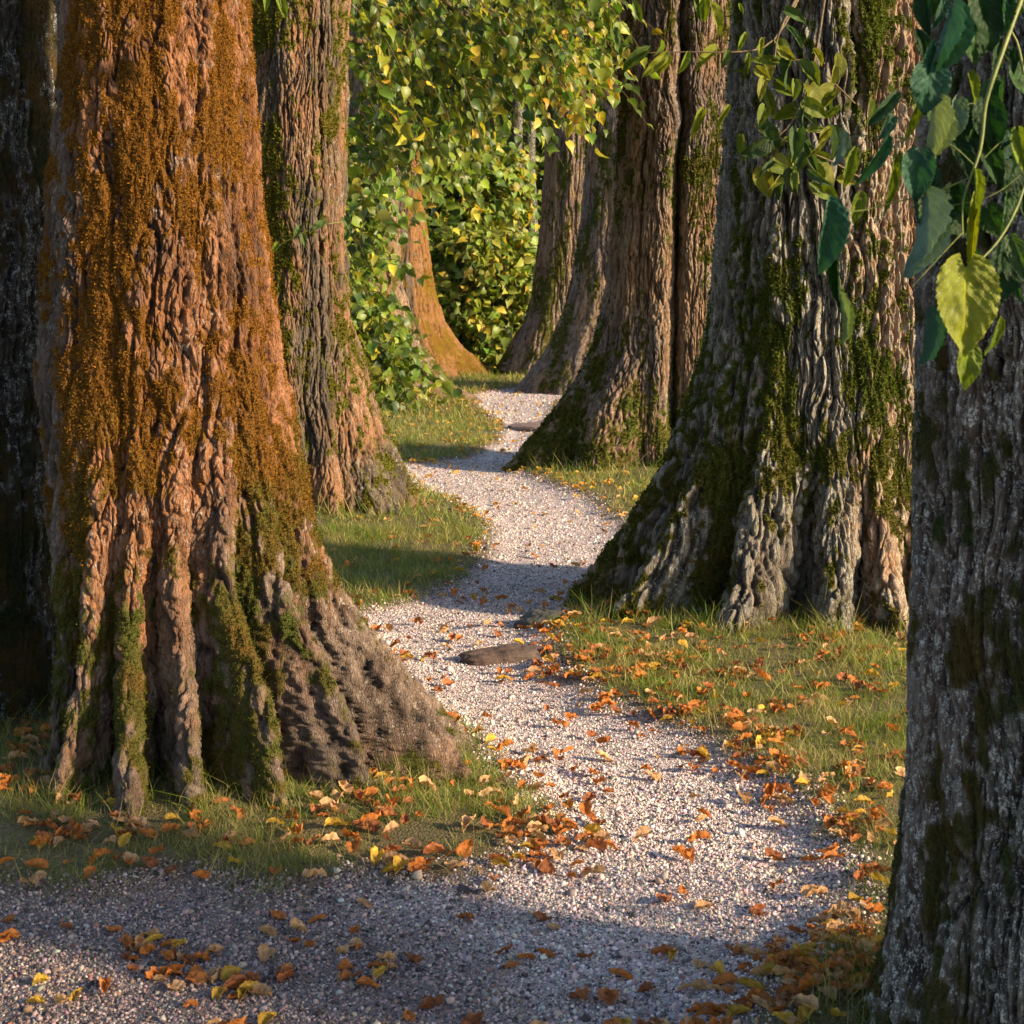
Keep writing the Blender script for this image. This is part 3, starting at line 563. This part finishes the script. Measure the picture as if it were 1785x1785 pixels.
bush('tall bush of broad green leaves filling the gap beside the orange-edged trunk', 800, 38.5, 1.3, 4.9, 800, .22, 21, (2, 4, 4, 1.0, 1.2))
bush('bushy mass of pale round leaves low behind the path end', 850, 36.6, .98, 2.9, 520, .20, 22, (1.5, 4, 5, 2, .5))
bush('dark high foliage above the far trunks', 880, 42, 2.0, 8.6, 560, .25, 23, (5, 2, .6, .1, 4))
bush('tall dark thicket standing behind the brown second trunk', 650, 38, 2.2, 8.5, 640, .26, 24, (4, 4, 2, .4, 2))
bush('thicket closing the avenue behind the farthest right trunk', 1080, 43, 2.6, 8.6, 380, .32, 25, (5, 3, 1, .2, 3))
bush('spreading thicket far left of the avenue behind the dark trunk', 250, 40, 3.2, 8, 420, .34, 26, (5, 3, 1, .2, 3))
bush('spreading thicket far right behind the massive ridged trunk', 1450, 42, 3.4, 8, 380, .34, 27, (5, 3, 1, .2, 3))
bush('dense dark thicket closing the view behind all other bushes', 820, 47, 4.5, 9.5, 800, .36, 28, (5, 2, .5, .05, 5))
bush('sparse bush added out of view, casting dapples on the near gravel', 3450, 3.1, .75, 1.75, 70, .085, 29, (5, 3, 1, .2, 3))  # unseen, put in only to dapple the foreground with shade
# two slim far trunks
for (px, w_, lab) in ((905, 13, 'slim grey trunk far off, left of a darker one beyond the hanging leaves'), (928, 11, 'slim dark trunk far off behind the lilac-edged trunk')):
    d = 40.0; x = (px - CXP) / F * d; root = empty('far_tree', (x, d, 0), lab, 'tree')
    z = np.linspace(-.1, 9, 120); a = np.linspace(0, 2 * np.pi, 28, endpoint=False); A_, Z_ = np.meshgrid(a, z)
    rd = (w_ / F * d / 1.0) * (1 + .6 * np.exp(-np.clip(Z_, 0, 9) * 1.6) - .04 * Z_) + .02 * noise(np.cos(A_) * 3, np.sin(A_) * 3, Z_ * 1.5, 60 + w_)
    V = np.stack([rd * np.cos(A_) + .05 * np.sin(Z_), rd * np.sin(A_), Z_], -1); idx = np.arange(A_.size).reshape(A_.shape); nx_ = np.roll(idx, -1, 1)
    q = np.stack([idx[:-1], nx_[:-1], nx_[1:], idx[1:]], -1).reshape(-1, 4); zf = np.zeros(A_.size)
    mesh_np('trunk', V.reshape(-1, 3), q, M['bark_dark'], fl={'moss': zf + .3, 'tone': zf + .4, 'lich': zf + .6, 'ridge': zf + .5}, parent=root)
    rg = np.random.default_rng(w_); n = 500
    u = nrm(rg.normal(size=(n, 3))) * rg.uniform(.4, 1, (n, 1)) * np.array([1.6, 1.6, 1.4]) + np.array([0, 0, 8.6])
    leaf_mesh('crown', rg, (u, rg.normal(size=(n, 3)) + [0, 0, -.8], rg.normal(size=(n, 3)) + [0, 0, .6], rg.uniform(.25, .4, n), []), GREENS, (5, 3, 1, .2, 2), root, np.zeros(3))

# ------------------------------------------------------------------ near branches: each leaf a mesh of its own
def near_leaf(parent, off, base, tip, d, wfrac, tint, rg, roll=0., fold=.5, hi=True, dd=.02):
    b0, t0 = P(*base, d), P(*tip, d + rg.uniform(-dd, dd)); Yd = t0 - b0; L = np.linalg.norm(Yd)
    V, q, uv = hi_leaf(64 if hi else 20, 12 if hi else 6, fold=fold * .8, curl=rg.uniform(.1, .4), twist_=rg.uniform(-.5, .5), ripple=.022, rg=rg, crumple=.06)
    n0 = np.array([math.sin(roll), -math.cos(roll), .15]); X, Y, Z = frames(Yd[None], n0[None])
    sx = L * wfrac * 1.05
    V2, F2, ow = instances(V, q, b0[None] - off, X, Y, Z, np.array([[sx, L, L]]))
    c = np.array(tint)[None] * (1 + .25 * noise(uv[:, 0] * 2, uv[:, 1] * 3, 0, int(rg.integers(999))))[:, None]
    return mesh_np('leaf', V2, F2, M['leaf_near'], col=np.clip(c, 0, 1), uv=uv, parent=parent)
def stem(pts, r0, r1, off, m='stem', n=7):
    pts = np.array([P(*p) for p in pts]) - off; k = len(pts); tt = np.linspace(0, k - 1, (k - 1) * 4 + 1)
    sm = np.stack([np.interp(tt, np.arange(k), pts[:, j]) for j in range(3)], -1)
    for _ in range(3): sm[1:-1] = (sm[:-2] + sm[1:-1] * 2 + sm[2:]) / 4
    return tube(sm, np.linspace(r0, r1, len(sm)), n)
t = TR['R1']; off = np.array([t['x'], t['d'], 0.]); rg = np.random.default_rng(31)
stems = [stem([(1905, -260, 3.42), (1800, -60, 3.28), (1740, 110, 3.2), (1716, 180, 3.2), (1712, 250, 3.2), (1700, 290, 3.19), (1676, 350, 3.18), (1678, 410, 3.18)], .006, .0016, off),
         stem([(1900, -100, 3.42), (1830, 120, 3.24), (1786, 340, 3.16), (1740, 425, 3.13), (1690, 470, 3.1), (1662, 530, 3.08)], .004, .0012, off),
         stem([(1678, 405, 3.18), (1640, 445, 3.17), (1590, 500, 3.16)], .0016, .001, off), stem([(1716, 275, 3.2), (1750, 240, 3.2), (1790, 235, 3.22)], .0014, .001, off),
         stem([(1690, 310, 3.19), (1620, 340, 3.2), (1560, 352, 3.22), (1490, 372, 3.22), (1442, 358, 3.2)], .0018, .0009, off),
         stem([(1700, 180, 3.2), (1640, 186, 3.2), (1600, 180, 3.2)], .0013, .0008, off), stem([(1785, 300, 3.2), (1730, 345, 3.2), (1650, 360, 3.2)], .0013, .0008, off),
         stem([(1785, 130, 3.3), (1770, 50, 3.3), (1700, 20, 3.3), (1655, 20, 3.25)], .003, .001, off), stem([(1620, 245, 3.2), (1560, 240, 3.22), (1500, 235, 3.25), (1440, 245, 3.3)], .0013, .0007, off),
         stem([(1700, 290, 3.19), (1660, 250, 3.2), (1620, 245, 3.2)], .0014, .001, off)]
V_, F_ = merge(stems); br = mesh_np('branch', V_, F_, M['stem'], parent=t['root'])
TEAL, DK, YG, YE, PALE = (.022, .085, .050), (.010, .042, .008), (.14, .20, .014), (.19, .22, .016), (.10, .17, .13)
near = [((1712, -25), (1735, 112), 3.22, .70, DK, .2, .5), ((1752, -40), (1748, 90), 3.2, .28, TEAL, .5, .3), ((1655, 20), (1600, 175), 3.2, .17, TEAL, .7, .9), ((1630, 80), (1608, 172), 3.18, .2, TEAL, -.4, .6),
        ((1622, 118), (1612, 200), 3.17, .8, TEAL, .1, .3), ((1668, 178), (1646, 272), 3.19, .42, PALE, .3, .5), ((1628, 178), (1606, 312), 3.18, .11, (.20, .26, .10), .9, .9), ((1604, 268), (1592, 372), 3.2, .62, TEAL, -.2, .5),
        ((1542, 246), (1482, 342), 3.2, .20, TEAL, .3, .8), ((1562, 275), (1535, 400), 3.24, .17, YG, .2, .3), ((1625, 340), (1622, 448), 3.22, .78, DK, .2, .3), ((1700, 305), (1698, 400), 3.19, .17, YG, .2, .6),
        ((1702, 350), (1690, 486), 3.21, .13, YE, -.3, .5), ((1684, 466), (1680, 622), 3.08, .66, YE, .05, .18), ((1775, 232), (1796, 330), 3.2, .36, YG, -.3, .5), ((1752, 432), (1728, 560), 3.16, .62, DK, .3, .4),
        ((1765, 420), (1800, 500), 3.14, .36, (.05, .10, .03), -.4, .4), ((1441, 358), (1425, 505), 3.2, .40, TEAL, .4, .7), ((1455, 440), (1478, 580), 3.24, .16, DK, -.5, .6), ((1610, 345), (1575, 515), 3.2, .09, PALE, .8, .9),
        ((1617, 545), (1604, 655), 3.2, .07, TEAL, .8, .9), ((1688, 606), (1682, 680), 3.2, .55, YG, .1, .3), ((1720, 180), (1742, 285), 3.24, .6, DK, -.3, .4), ((1560, 165), (1512, 222), 3.25, .3, (.04, .10, .05), .2, .6),
        ((1600, 170), (1575, 250), 3.24, .20, YG, .3, .5), ((1518, 178), (1512, 220), 3.3, .12, YG, .9, .5), ((1555, 205), (1530, 245), 3.22, .4, (.04, .11, .07), .3, .4), ((1468, 235), (1455, 290), 3.3, .16, PALE, .7, .7),
        ((1490, 265), (1470, 330), 3.3, .3, YG, .0, .4), ((1500, 340), (1486, 390), 3.3, .45, YG, .1, .3), ((1740, 560), (1716, 620), 3.2, .2, YG, .5, .5), ((1646, 0), (1628, 50), 3.3, .3, TEAL, .3, .3),
        ((1660, 240), (1700, 320), 3.26, .4, DK, .2, .3), ((1600, 60), (1626, 130), 3.3, .35, DK, .1, .3), ((1720, 250), (1750, 350), 3.26, .4, (.02, .06, .015), -.2, .4), ((1690, 130), (1700, 185), 3.28, .3, YG, .3, .5),
        ((1465, 520), (1472, 600), 3.0, .10, (.12, .18, .06), .6, .6)]
near = [(a_, ((a_[0] + (b2[0] - a_[0]) * q_), (a_[1] + (b2[1] - a_[1]) * q_)), *r_) for (a_, b2, *r_) in near for q_ in [(.82 if abs(b2[1] - a_[1]) > 85 and r_[2] is not YE else 1.)]]
for k in range(46):
    bx, by = rg.uniform(1560, 1790), rg.uniform(-60, 560); L_ = rg.uniform(42, 92); a_ = rg.normal(0, .35)
    if (by > 360 and bx < 1700) or (bx < 1610 and k % 2): continue
    near.append(((bx, by), (bx + math.sin(a_) * L_, by + math.cos(a_) * L_), rg.uniform(3.26, 3.38), rg.uniform(.3, .8), [DK, DK, TEAL, (.03, .09, .02)][rg.integers(4)], rg.uniform(-.8, .8), rg.uniform(.2, .6)))
for (b_, tp, d, wf, tint, roll, fold) in near: near_leaf(br, off, b_, tp, d, wf, tint, rg, roll, fold)
# twigs of the massive right tree
t = TR['R2']; off = np.array([t['x'], t['d'], 0.]); rg = np.random.default_rng(32); d = 8.0
stems = [stem([(1440, -150, 8.7), (1400, -20, 8.2), (1352, 60, d), (1350, 130, d)], .012, .003, off, 'twig'), stem([(1420, -60, 8.4), (1350, 85, 8.0), (1275, 92, 7.9), (1180, 90, 7.9), (1085, 94, 7.9)], .006, .0016, off, 'twig'),
         stem([(1440, -20, 8.4), (1420, 120, 8), (1380, 220, d), (1340, 250, d), (1290, 190, d)], .007, .0018, off, 'twig'), stem([(1490, 180, 8.2), (1440, 130, 8), (1395, 100, 7.9), (1350, 110, 7.9)], .004, .0015, off, 'twig'),
         stem([(1500, 310, 8.4), (1450, 280, 8.1), (1400, 262, 8), (1360, 240, 8)], .005, .0015, off, 'twig'), stem([(1480, 240, 8.3), (1430, 232, 8.1), (1380, 222, 8)], .004, .0015, off, 'twig')]
V_, F_ = merge(stems); br2 = mesh_np('branch', V_, F_, M['twig'], parent=t['root'])
row = [(1128, 88, 1082, 128), (1160, 95, 1118, 136), (1168, 100, 1148, 130), (1198, 94, 1182, 130), (1248, 88, 1212, 125), (1268, 88, 1258, 120), (1070, 55, 1082, 102), (1055, 20, 1072, 70), (1105, 5, 1118, 40), (1225, -10, 1228, 40),
       (1240, 10, 1256, 62), (1215, 0, 1222, 38), (1290, 8, 1296, 26), (1225, 195, 1204, 246), (1270, 188, 1250, 225), (1300, 60, 1286, 92), (1330, 70, 1324, 100), (1370, 18, 1408, 42), (1374, 48, 1400, 82)]
for (a, b_, c_, e) in row: near_leaf(br2, off, (a, b_), (c_, e), 7.9 + rg.uniform(-.1, .1), rg.uniform(.22, .38), [YG, (.08, .13, .02), YE, (.05, .10, .025)][rg.integers(4)], rg, rg.uniform(-.5, .5), rg.uniform(.2, .6), False, .06)
n = 0
while n < 62:
    px, py = rg.normal(1385, 48), rg.uniform(70, 320)
    if not (1285 < px < 1475): continue
    L = rg.uniform(26, 58); a = rg.normal(0, .8); n += 1
    near_leaf(br2, off, (px, py), (px + math.sin(a) * L, py + math.cos(a) * L), 7.9 + rg.uniform(-.25, .25), rg.uniform(.2, .6), [(.10, .14, .015), (.12, .16, .02), (.20, .21, .03), (.04, .08, .02), (.05, .09, .035)][rg.integers(5)], rg, rg.uniform(-1, .8), rg.uniform(.2, .9), False, .06)
# leaf tips of the first left tree, hanging at the top edge, and shoots on the second
t = TR['L1']; off = np.array([t['x'], t['d'], 0.]); rg = np.random.default_rng(33)
V_, F_ = stem([(300, -160, 5.8), (420, -60, 5.6), (480, -30, 5.5), (490, 10, 5.5)], .006, .0015, off); br3 = mesh_np('branch', V_, F_, M['stem'], parent=t['root'])
for (a, b_, c_, e) in ((468, -30, 462, 22), (484, -15, 500, 36), (452, -20, 440, 6)): near_leaf(br3, off, (a, b_), (c_, e), 5.5, .3, YG, rg, .2, .3, False)
t = TR['L2']; off = np.array([t['x'], t['d'], 0.])
V_, F_ = merge([stem([(600, 386, 12.6), (560, 392, 12.4), (520, 408, 12.4), (480, 432, 12.4)], .004, .0015, off)])
br4 = mesh_np('branch', V_, F_, M['stem'], parent=t['root'])
for (a, b_, c_, e) in ((565, 386, 540, 402), (522, 395, 512, 418), (484, 425, 470, 445), (528, 410, 532, 432), (600, 380, 612, 405), (610, 395, 600, 420)):
    near_leaf(br4, off, (a, b_), (c_, e), 12.4, .4, [YG, (.07, .12, .03)][rg.integers(2)], rg, .2, .3, False)

# ------------------------------------------------------------------ stones
def lump_obj(name, centre, rx, ry, rz, m, label, cat, seed, ang=0.):
    n1, n2 = 90, 50; a = np.linspace(0, 2 * np.pi, n1, endpoint=False); b_ = np.linspace(-.5, np.pi / 2, n2); A_, B_ = np.meshgrid(a, b_)
    nn = 1 + .30 * fbm(np.cos(A_) * np.cos(B_) * 1.6, np.sin(A_) * np.cos(B_) * 1.6, np.sin(B_) * 1.6, 5, seed)
    V = np.stack([np.cos(A_) * np.cos(B_) * rx * nn, np.sin(A_) * np.cos(B_) * ry * nn, np.sin(B_) * rz * nn], -1)
    idx = np.arange(A_.size).reshape(A_.shape); nx_ = np.roll(idx, -1, 1); q = np.stack([idx[:-1], nx_[:-1], nx_[1:], idx[1:]], -1).reshape(-1, 4)
    o = mesh_np(name, V.reshape(-1, 3), q, m); o.location = centre; o.rotation_euler = (0, 0, ang); return tag(o, label, cat)
g = G(955, 1092); lump_obj('stone', (g[0], g[1] + .1, -.02), .15, .11, .085, rock_mat('grey stone', (.085, .085, .08), (.04, .04, .04), (.05, .065, .02)), 'low dark grey stone against the left root of the massive ridged trunk', 'stone', 5)
g = G(890, 1140); lump_obj('surface_root', (g[0], g[1] + .02, -.03), .24, .10, .062, rock_mat('root wood', (.13, .085, .07), (.05, .035, .03), (.09, .065, .055)), 'low brown root hump breaking through the gravel in front of the low dark stone', 'root', 6, .1)
g = G(975, 744); lump_obj('surface_root', (g[0] - .1, g[1], -.03), .55, .4, .10, rock_mat('root wood far', (.26, .17, .15), (.14, .10, .09), (.2, .14, .12)), 'flat reddish root hump across the path beside the pinkish twin trunk', 'root', 7, -.1)

# ------------------------------------------------------------------ ground cover sampling
def visible_points(rg, n, d0, d1, margin=60, power=1.0):
    """points on the ground inside the view wedge, evenly dense per square metre"""
    u = rg.random(n); d = np.sqrt(d0 ** 2 + u * (d1 ** 2 - d0 ** 2)); px = rg.uniform(-margin, 1785 + margin, n); return (px - CXP) / F * d, d
def outside_trunks(x, y, pad=.0):
    ok = np.ones(len(x), bool)
    for k, t in TR.items():
        dx, dy = x - t['x'], y - t['d']; r_ = np.hypot(dx, dy); a = np.arctan2(dy, dx)
        iz = int(np.searchsorted(t['zz'], .03)); th = t['th']; o = np.argsort((th + 10 * np.pi) % (2 * np.pi)); tt = ((th + 10 * np.pi) % (2 * np.pi))[o]
        rr = np.interp((a + 2 * np.pi) % (2 * np.pi), tt, t['rad'][iz][o], period=2 * np.pi); ok &= r_ > rr + pad
    return ok

# grass
rg = np.random.default_rng(41); parts = []
GT = [np.array([(-.5, 0, 0), (.5, 0, 0), (-.42, .45, b_ * .2), (.42, .45, b_ * .2), (-.22, .8, b_ * .62), (.22, .8, b_ * .62), (0, 1, b_)]) for b_ in (.15, .45, .8, 1.1)]
GF = np.array([(0, 1, 3), (0, 3, 2), (2, 3, 5), (2, 5, 4), (4, 5, 6)])
Vs, Fs, Cs, o_ = [], [], [], 0
for (d0, d1, n, h, wd) in ((3.6, 7, 130000, .040, .0017), (7, 12, 200000, .046, .0026), (12, 22, 150000, .06, .0048), (22, 36, 80000, .08, .010)):
    x, y = visible_points(rg, n, d0, d1); s = sdf(x, y) + .07 * noise(x * 7, y * 7, 0, 71) + .05 * noise(x * 22, y * 22, 0, 72)
    patch = noise(x * 2.2, y * 2.2, 0, 73)
    p = sstep(-.06, .16, s) * (.22 + 1.0 * sstep(-.35, .35, patch + .5 * noise(x * 9, y * 9, 0, 79)))
    p = np.where((x < .1) & (y < 5.6), p * sstep(-.5, .1, noise(x * 5, y * 5, 0, 74) + .08) * .9, p)   # thin turf by the first trunk
    near_tr = ~outside_trunks(x, y, .13); hh = np.where(near_tr, 1.8, 1.0)
    ok = (rg.random(n) < p) & outside_trunks(x, y, .0); x, y, hh, s = x[ok], y[ok], hh[ok], s[ok]; m = len(x)
    pos = np.stack([x, y, gz(x, y) - .003], -1); lean = rg.normal(size=(m, 2)) * .42
    Yd = np.stack([lean[:, 0], lean[:, 1], np.ones(m)], -1); a = rg.uniform(0, 6.28, m); X, Y, Z = frames(Yd, np.stack([np.cos(a), np.sin(a), 0 * a], -1))
    hgt = h * hh * rg.gamma(5, .2, m) * (1 + .5 * noise(x * 3, y * 3, 0, 75)); 
    straw = rg.random(m) < (.22 + .42 * sstep(-.15, .35, noise(x * 3, y * 3, 0, 76)))
    cl = np.where(straw[:, None], np.array([.36, .30, .12]), np.array([.12, .19, .022])) * rg.uniform(.6, 1.4, (m, 1)); cl[~straw] *= (1 + rg.uniform(-.2, .5, (int((~straw).sum()), 1)) * np.array([1.0, .25, .1]))
    kk = rg.integers(0, 4, m)
    for q in range(4):
        e = kk == q
        V, Fc, ow = instances(GT[q], GF, pos[e], X[e], Y[e], Z[e], np.stack([np.full(e.sum(), wd) * rg.uniform(.7, 1.4, e.sum()), hgt[e], hgt[e]], -1))
        Vs.append(V); Fs.append(Fc + o_); o_ += len(V); Cs.append(cl[e][ow])
go = mesh_np('grass', np.concatenate(Vs), np.concatenate(Fs), M['grass'], col=np.concatenate(Cs), smooth=False)
tag(go, 'short green and straw coloured grass on the lawns beside the path', 'grass', kind='stuff')

# gravel
rg = np.random.default_rng(42)
phi = (1 + 5 ** .5) / 2
ico = nrm(np.array([(-1, phi, 0), (1, phi, 0), (-1, -phi, 0), (1, -phi, 0), (0, -1, phi), (0, 1, phi), (0, -1, -phi), (0, 1, -phi), (phi, 0, -1), (phi, 0, 1), (-phi, 0, -1), (-phi, 0, 1)], float))
icf = np.array([(0, 11, 5), (0, 5, 1), (0, 1, 7), (0, 7, 10), (0, 10, 11), (1, 5, 9), (5, 11, 4), (11, 10, 2), (10, 7, 6), (7, 1, 8), (3, 9, 4), (3, 4, 2), (3, 2, 6), (3, 6, 8), (3, 8, 9), (4, 9, 5), (2, 4, 11), (6, 2, 10), (8, 6, 7), (9, 8, 1)])
octv = np.array([(1, 0, 0), (-1, 0, 0), (0, 1, 0), (0, -1, 0), (0, 0, 1), (0, 0, -1)], float); octf = np.array([(0, 2, 4), (2, 1, 4), (1, 3, 4), (3, 0, 4), (2, 0, 5), (1, 2, 5), (3, 1, 5), (0, 3, 5)])
PC = [(.085, .075, .08), (.20, .175, .175), (.44, .35, .34), (.70, .53, .49), (.84, .73, .68), (.44, .27, .21)]
Vs, Fs, Cs, o_ = [], [], [], 0
for (d0, d1, n, s0, tpl, fcs) in ((3.7, 6.2, 170000, .0029, ico, icf), (6.2, 10, 230000, .0031, octv, octf), (10, 17, 170000, .0046, octv, octf), (17, 29, 60000, .008, octv, octf)):
    x, y = visible_points(rg, n, d0, d1); s = sdf(x, y) + .10 * noise(x * 8, y * 8, 0, 81)
    ok = rg.random(n) < sstep(.16, -.04, s); x, y = x[ok], y[ok]; m = len(x)
    r_ = s0 * rg.gamma(4.5, .22, m); big = rg.random(m) < .03; r_[big] *= 1.9
    pos = np.stack([x, y, gz(x, y) + r_ * rg.uniform(-.25, .45, m)], -1)
    X, Y, Z = frames(rg.normal(size=(m, 3)), rg.normal(size=(m, 3)))
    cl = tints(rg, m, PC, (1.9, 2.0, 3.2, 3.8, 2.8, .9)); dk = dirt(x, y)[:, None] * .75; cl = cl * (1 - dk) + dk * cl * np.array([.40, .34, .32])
    for q in range(4):
        e = np.arange(m) % 4 == q; T = tpl * (1 + .28 * rg.normal(size=(len(tpl), 1)) * .6)
        V, Fc, ow = instances(T, fcs, pos[e], X[e], Y[e], Z[e], r_[e][:, None] * rg.uniform(.55, 1.35, (e.sum(), 3)))
        Vs.append(V); Fs.append(Fc + o_); o_ += len(V); Cs.append(cl[e][ow])
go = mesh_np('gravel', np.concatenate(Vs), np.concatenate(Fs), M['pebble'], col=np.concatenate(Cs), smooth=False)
tag(go, 'loose grey and pink stone chips covering the path', 'gravel', kind='stuff')

# ------------------------------------------------------------------ fallen leaves
rg = np.random.default_rng(43)
DRY = {'orange': (.56, .19, .045), 'brown': (.38, .13, .05), 'tan': (.62, .36, .19), 'yellow': (.60, .36, .05)}
variants = []
for k in range(20):
    cn = ['orange', 'brown', 'orange', 'tan', 'brown', 'orange', 'tan', 'yellow'][k % 8]
    V, q, uv = hi_leaf(18, 6, fold=rg.uniform(-.1, .7), curl=rg.uniform(-.2, .7), twist_=rg.uniform(-.8, .8), ripple=.02, rg=rg, crumple=rg.uniform(.08, .24), serr=.14, asym=rg.uniform(-.1, .1))
    V[:, 1] -= .45; V[:, 2] -= V[:, 2].min() + .02
    tri = rg.random(3)
    c = np.array(DRY[cn])[None] * (1 + .5 * noise(uv[:, 0] * 2.5, uv[:, 1] * 4, 0, k + 500))[:, None] * rg.uniform(.75, 1.15)
    o = mesh_np('fallen_leaf', V, q, M['leaf_dry'], col=np.clip(c, .01, 1), uv=uv, link=False); variants.append((o.data, cn, V, q, c, uv)); bpy.data.objects.remove(o)
# candidate positions: density by place
def leaf_density(x, y):
    s = sdf(x, y); px = x / y * F + CXP; py = HY + CH * F / y
    dn = .22 + 0 * x
    dn = np.where(s > 0, .75, dn)
    dn = np.where((px > 950) & (s > 0) & (y < 9) , .8, dn)
    dn = dn + .8 * np.exp(-((s - .06) / .2) ** 2) * (px > 900) + .9 * np.exp(-(((px - 450) / 420) ** 2 + ((py - 1430) / 70) ** 2))
    dn = dn + 6.5 * np.exp(-(((px - 1450) / 130) ** 2 + ((py - 1700) / 75) ** 2)) + 2.5 * np.exp(-(((px - 1180) / 180) ** 2 + ((py - 1755) / 35) ** 2))
    dn = dn + 2.2 * np.exp(-(((px - 330) / 200) ** 2 + ((py - 1640) / 28) ** 2)) + 1.8 * np.exp(-(((px - 450) / 330) ** 2 + ((py - 1690) / 24) ** 2))
    dn = dn + 3.0 * np.exp(-(((px - 530) / 70) ** 2 + ((py - 1330) / 22) ** 2)) + 2.6 * np.exp(-(((px - 60) / 90) ** 2 + ((py - 1350) / 50) ** 2))
    dn = dn + 1.2 * np.exp(-(((px - 900) / 130) ** 2 + ((py - 1460) / 30) ** 2)) + 2.0 * np.exp(-(((px - 1310) / 60) ** 2 + ((py - 1290) / 20) ** 2))
    dn = dn + 1.2 * np.exp(-(((px - 1020) / 150) ** 2 + ((py - 1165) / 22) ** 2)) + 2.6 * np.exp(-(((px - 1530) / 60) ** 2 + ((py - 1085) / 18) ** 2))
    dn = dn * (.45 + 1.1 * sstep(-.2, .35, noise(x * 3.5, y * 3.5, 0, 90)))
    return dn / 8
x, y = visible_points(rg, 24000, 3.75, 9.5, 0); ok = (rg.random(24000) < leaf_density(x, y)) & outside_trunks(x, y, .01)
x, y = x[ok], y[ok]
pxs = x / y * F + CXP; pys = HY + CH * F / y
vis = (pxs > 10) & (pxs < 1775) & (pys < 1775) & ~((pxs > 1605)) & ~((y > 6.2) & (pxs < 640)) & ~((y > 7.0) & (pxs < 900) & (sdf(x, y) > 0))
order = np.argsort(y); order = np.array([i for i in order if vis[i]])
near_i = order[:300]; rest = np.array([i for i in range(len(x)) if i not in set(near_i.tolist())])
for i in near_i:
    k = int(rg.integers(20)); me, cn = variants[k][0], variants[k][1]
    px, py, s = pxs[i], pys[i], float(sdf(np.array([x[i]]), np.array([y[i]]))[0])
    if s < -.03: place = ('on the dark gravel nearest the camera side', 'on the gravel of the winding path')[int(py < 1560)]; place = 'on the gravel'
    elif px > 1000: place = 'in the grass right of the path'
    elif px < 1000 and py > 1000: place = 'in the thin grass below the golden mossy trunk'
    else: place = 'in the grass left of the path'
    o = bpy.data.objects.new('fallen_leaf', me); C.objects.link(o)
    L = rg.uniform(.024, .052); o.scale = (L * rg.uniform(.55, 1.1), L * rg.uniform(.9, 1.45), L)
    o.location = (float(x[i]), float(y[i]), float(gz(x[i:i + 1], y[i:i + 1])[0]) + (.004 if s < 0 else .018)); o.rotation_euler = (rg.normal() * .22, rg.normal() * .22, rg.uniform(0, 6.28))
    tag(o, 'small curled dry %s leaf lying %s' % (cn, place), 'leaf', '%s leaves fallen %s' % (cn, place))
# the smaller remainder
xf, yf = visible_points(rg, 16000, 9.5, 30, 20); sf = sdf(xf, yf)
dn = .10 + .25 * (sf > 0) + .5 * np.exp(-((sf - .05) / .18) ** 2); ok = (rg.random(len(xf)) < dn * .7) & outside_trunks(xf, yf, .01)
xr, yr = np.concatenate([x[rest], xf[ok]]), np.concatenate([y[rest], yf[ok]]); m = len(xr); Vs, Fs, Cs, Us, o_ = [], [], [], [], 0
kk = rg.integers(0, 20, m); a = rg.uniform(0, 6.28, m)
for q in range(20):
    e = kk == q; n_ = int(e.sum())
    if not n_: continue
    V0, q0 = variants[q][2], variants[q][3]
    X, Y, Z = frames(np.stack([np.cos(a[e]), np.sin(a[e]), rg.normal(size=n_) * .3], -1), np.tile([0., 0, 1], (n_, 1)) + rg.normal(size=(n_, 3)) * .3)
    V, Fc, ow = instances(V0, q0, np.stack([xr[e], yr[e], gz(xr[e], yr[e]) + .015], -1), X, Y, Z, rg.uniform(.026, .055, (n_, 1)) * np.array([[.85, 1.25, 1]]))
    yel = sstep(9, 16, yr[e])[:, None]; c1 = np.tile(variants[q][4], (n_, 1)); yl = np.repeat(yel, len(V0), 0); c1 = c1 * (1 - yl * .6) + np.array([.60, .38, .06]) * yl * .6
    Vs.append(V); Fs.append(Fc + o_); o_ += len(V); Cs.append(c1); Us.append(np.tile(variants[q][5], (n_, 1)))
lo = mesh_np('leaf_litter', np.concatenate(Vs), np.concatenate(Fs), M['leaf_dry'], col=np.clip(np.concatenate(Cs), .01, 1), uv=np.concatenate(Us))
tag(lo, 'scattered dry leaves lying farther along the path and lawns', 'leaves', kind='stuff')

rg = np.random.default_rng(61)
for k in range(14):
    px, py = rg.uniform(120, 1500), rg.uniform(1180, 1760); g = G(px, py)
    if not outside_trunks(np.array([g[0]]), np.array([g[1]]), .06)[0]: continue
    L_ = rg.uniform(.06, .17); a_ = rg.uniform(0, 3.14); q_ = np.linspace(-.5, .5, 7)[:, None]
    pts = q_ * L_ * np.array([math.cos(a_), math.sin(a_), 0]) + np.array([0, 0, .006]) + np.cumsum(rg.normal(size=(7, 3)) * L_ * .02, 0) * [1, 1, .3]
    V_, F_ = tube(pts, np.linspace(.0022, .0010, 7), 6)
    onp = float(sdf(np.array([g[0]]), np.array([g[1]]))[0]) < 0
    o = mesh_np('fallen_twig', V_, F_, M['twig']); o.location = (g[0], g[1], float(gz(np.array([g[0]]), np.array([g[1]]))[0]) + (.003 if onp else .02))
    w_ = 'on the gravel path' if onp else 'in the grass'
    tag(o, 'thin broken brown twig lying flat ' + w_, 'twig', 'thin twigs lying ' + w_)
